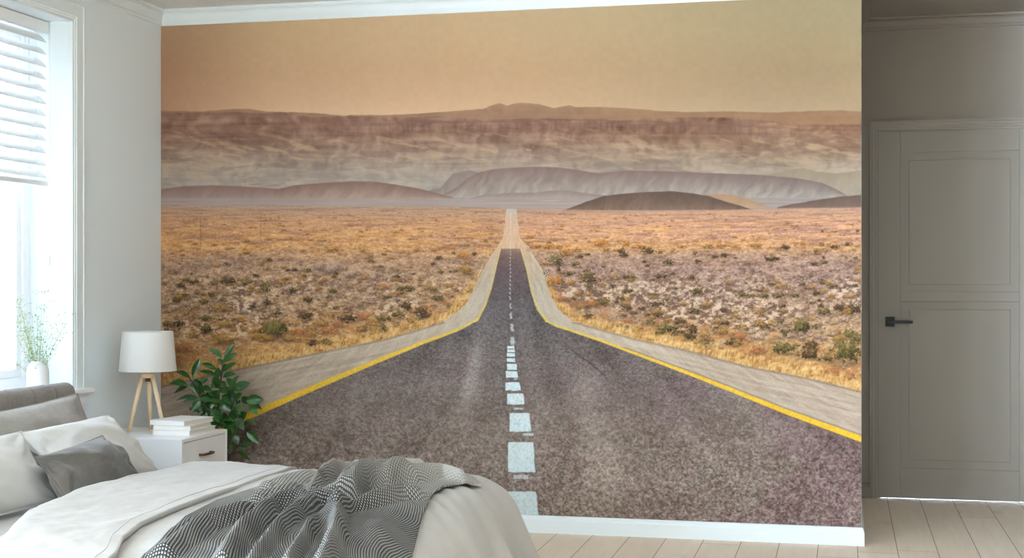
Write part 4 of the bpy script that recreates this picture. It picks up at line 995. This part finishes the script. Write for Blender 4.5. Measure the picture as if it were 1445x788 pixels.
LV = [(378,120,447,22,34),(365,112,278,55,34),(370,140,465,82,38),(366,150,333,118,30),(180,232,222,112,44),(168,236,70,198,30),(158,280,38,270,40),(156,285,65,330,36),
 (205,350,80,378,28),(218,355,128,386,24),(335,182,240,146,38),(362,200,470,140,36),(372,230,464,212,36),(332,222,225,195,34),(345,170,340,255,44),(442,312,546,265,58),
 (442,300,384,236,36),(512,376,628,372,62),(520,396,602,430,38),(540,405,600,468,44),(442,320,345,306,36),(200,240,252,330,60),(190,250,210,340,56),(230,270,280,240,40),
 (240,372,182,446,46),(250,380,215,455,56),(300,380,250,470,64),(350,372,430,445,60),(470,500,524,450,58),(452,490,512,558,54),(425,520,440,592,58),(500,500,558,532,36),
 (520,570,596,642,48),(490,640,568,622,34),(470,660,526,672,28),(462,690,546,746,30),(432,590,470,648,44),(412,640,434,690,30),(400,345,452,392,38),(480,350,528,398,52),
 (305,345,250,350,42),(335,400,288,350,46),(342,440,300,482,52),(380,470,420,505,44),(330,490,400,545,56),(300,500,340,560,56),(345,300,300,262,40),(350,300,400,330,44),
 (345,340,290,330,40),(350,260,395,292,40),(345,260,300,300,44),(300,440,240,430,44),(395,500,360,450,44),(410,480,465,440,44),(450,372,500,330,40),(452,410,400,352,40),
 (275,420,300,360,42),(225,340,262,290,42),(215,330,170,300,40),(365,220,320,200,38),(376,180,420,160,36),(300,520,262,480,50),(340,540,300,520,52),(350,540,400,500,50),(385,560,440,540,50),(335,520,380,470,50),(360,500,330,430,44),(455,400,490,440,46),(440,440,400,420,40),(425,600,400,540,40),(180,420,166,438,26),(230,440,168,430,36)]
fo = MB()
for k in range(30):                              # the dense middle
    a, b = rng.uniform(215, 440), rng.uniform(290, 560); q = rng.uniform(-2.6, .9)
    l_ = rng.uniform(60, 95); LV.append((a, b, a + l_*math.cos(q)*1.1, b + l_*math.sin(q), rng.uniform(34, 48)))
for k, (a, b, c, d, w) in enumerate(LV):
    dep = rng.uniform(-.06, .05) if k > 22 else rng.uniform(-.03, .03); dt = dep + rng.uniform(-.05, .03)
    B, T_ = pc_(a, b, dep*.5), pc_(c, d, dt*.8)
    Lh = (T_-B).length
    leaf(fo, B, T_, w/4.375*.0035*1.1, rng.uniform(.10, .26), rng.uniform(-.7, .7), rng.uniform(.18, .4))
fo.build('foliage', M['leaf'], pl, smooth=True, sub=1)

# ------------------------------------------------------------------ vase with green sprigs on the sill
VX, VY, VZ = -.055, -1.052, .72
va = MB().lathe([(0, 0), (.042, 0), (.046, .004), (.0475, .02), (.0475, .088), (.045, .106), (.037, .122), (.030, .128), (.0285, .136), (.026, .137), (.0245, .133), (.026, .122), (.040, .10), (.042, .02), (0, .008)], n=56).build('vase', M['ceramic'], smooth=True)
va.location = (VX, VY, VZ); tag(va, 'squat matt white bottle vase on the window sill', 'vase')
sg = thing('sprig_bunch', 'airy bunch of fine green sprigs standing in the white vase', 'sprigs', (VX, VY, VZ))
rg = random.Random(11); st_, lf = MB(), MB()
def bit(c, r):
    d = Vector((rg.uniform(-1, 1), rg.uniform(-1, 1), rg.uniform(-.4, 1))).normalized(); s = d.cross(Vector((.3, .5, .8))).normalized(); nn = d.cross(s)
    vs = [lf.bm.verts.new(c + d*(r*a) + s*(r*b) + nn*(r*e)) for a, b, e in ((-1,0,0),(-.2,.55,.12),(1,0,0),(-.2,-.55,.12))]
    lf.bm.faces.new(vs)
for k in range(30):
    ang = rg.uniform(0, 2*math.pi); lean = rg.uniform(.03, .165)*(1 if k % 3 else 1.1); top = rg.uniform(.22, .40) - lean*.5
    o2 = Vector((math.cos(ang)*lean, math.sin(ang)*lean, 0)); b0 = Vector((o2.x*.10, o2.y*.10, .03)); pts = []
    for i in range(7):
        t = i/6; pts.append(b0 + o2*(t**1.5) + Vector((rg.uniform(-.002, .002), rg.uniform(-.002, .002), (top+.03)*t)))
    st_.tube(pts, [.0011 - .0007*i/6 for i in range(7)], 4)
    for i in range(2, 7):
        for q in range(4):
            tip = pts[i] + Vector((rg.uniform(-.022, .022), rg.uniform(-.022, .022), rg.uniform(-.004, .026)))
            st_.tube([pts[i], (pts[i]+tip)/2 + Vector((0, 0, .002)), tip], .00045, 3, caps=False); bit(tip, rg.uniform(.0030, .0058))
            if rg.random() < .6: bit(tip + Vector((rg.uniform(-.006, .006), rg.uniform(-.006, .006), rg.uniform(-.004, .006))), rg.uniform(.0022, .0042))
st_.build('stems', M['sprig_stem'], sg); lf.build('leaves', M['sprig_leaf'], sg)
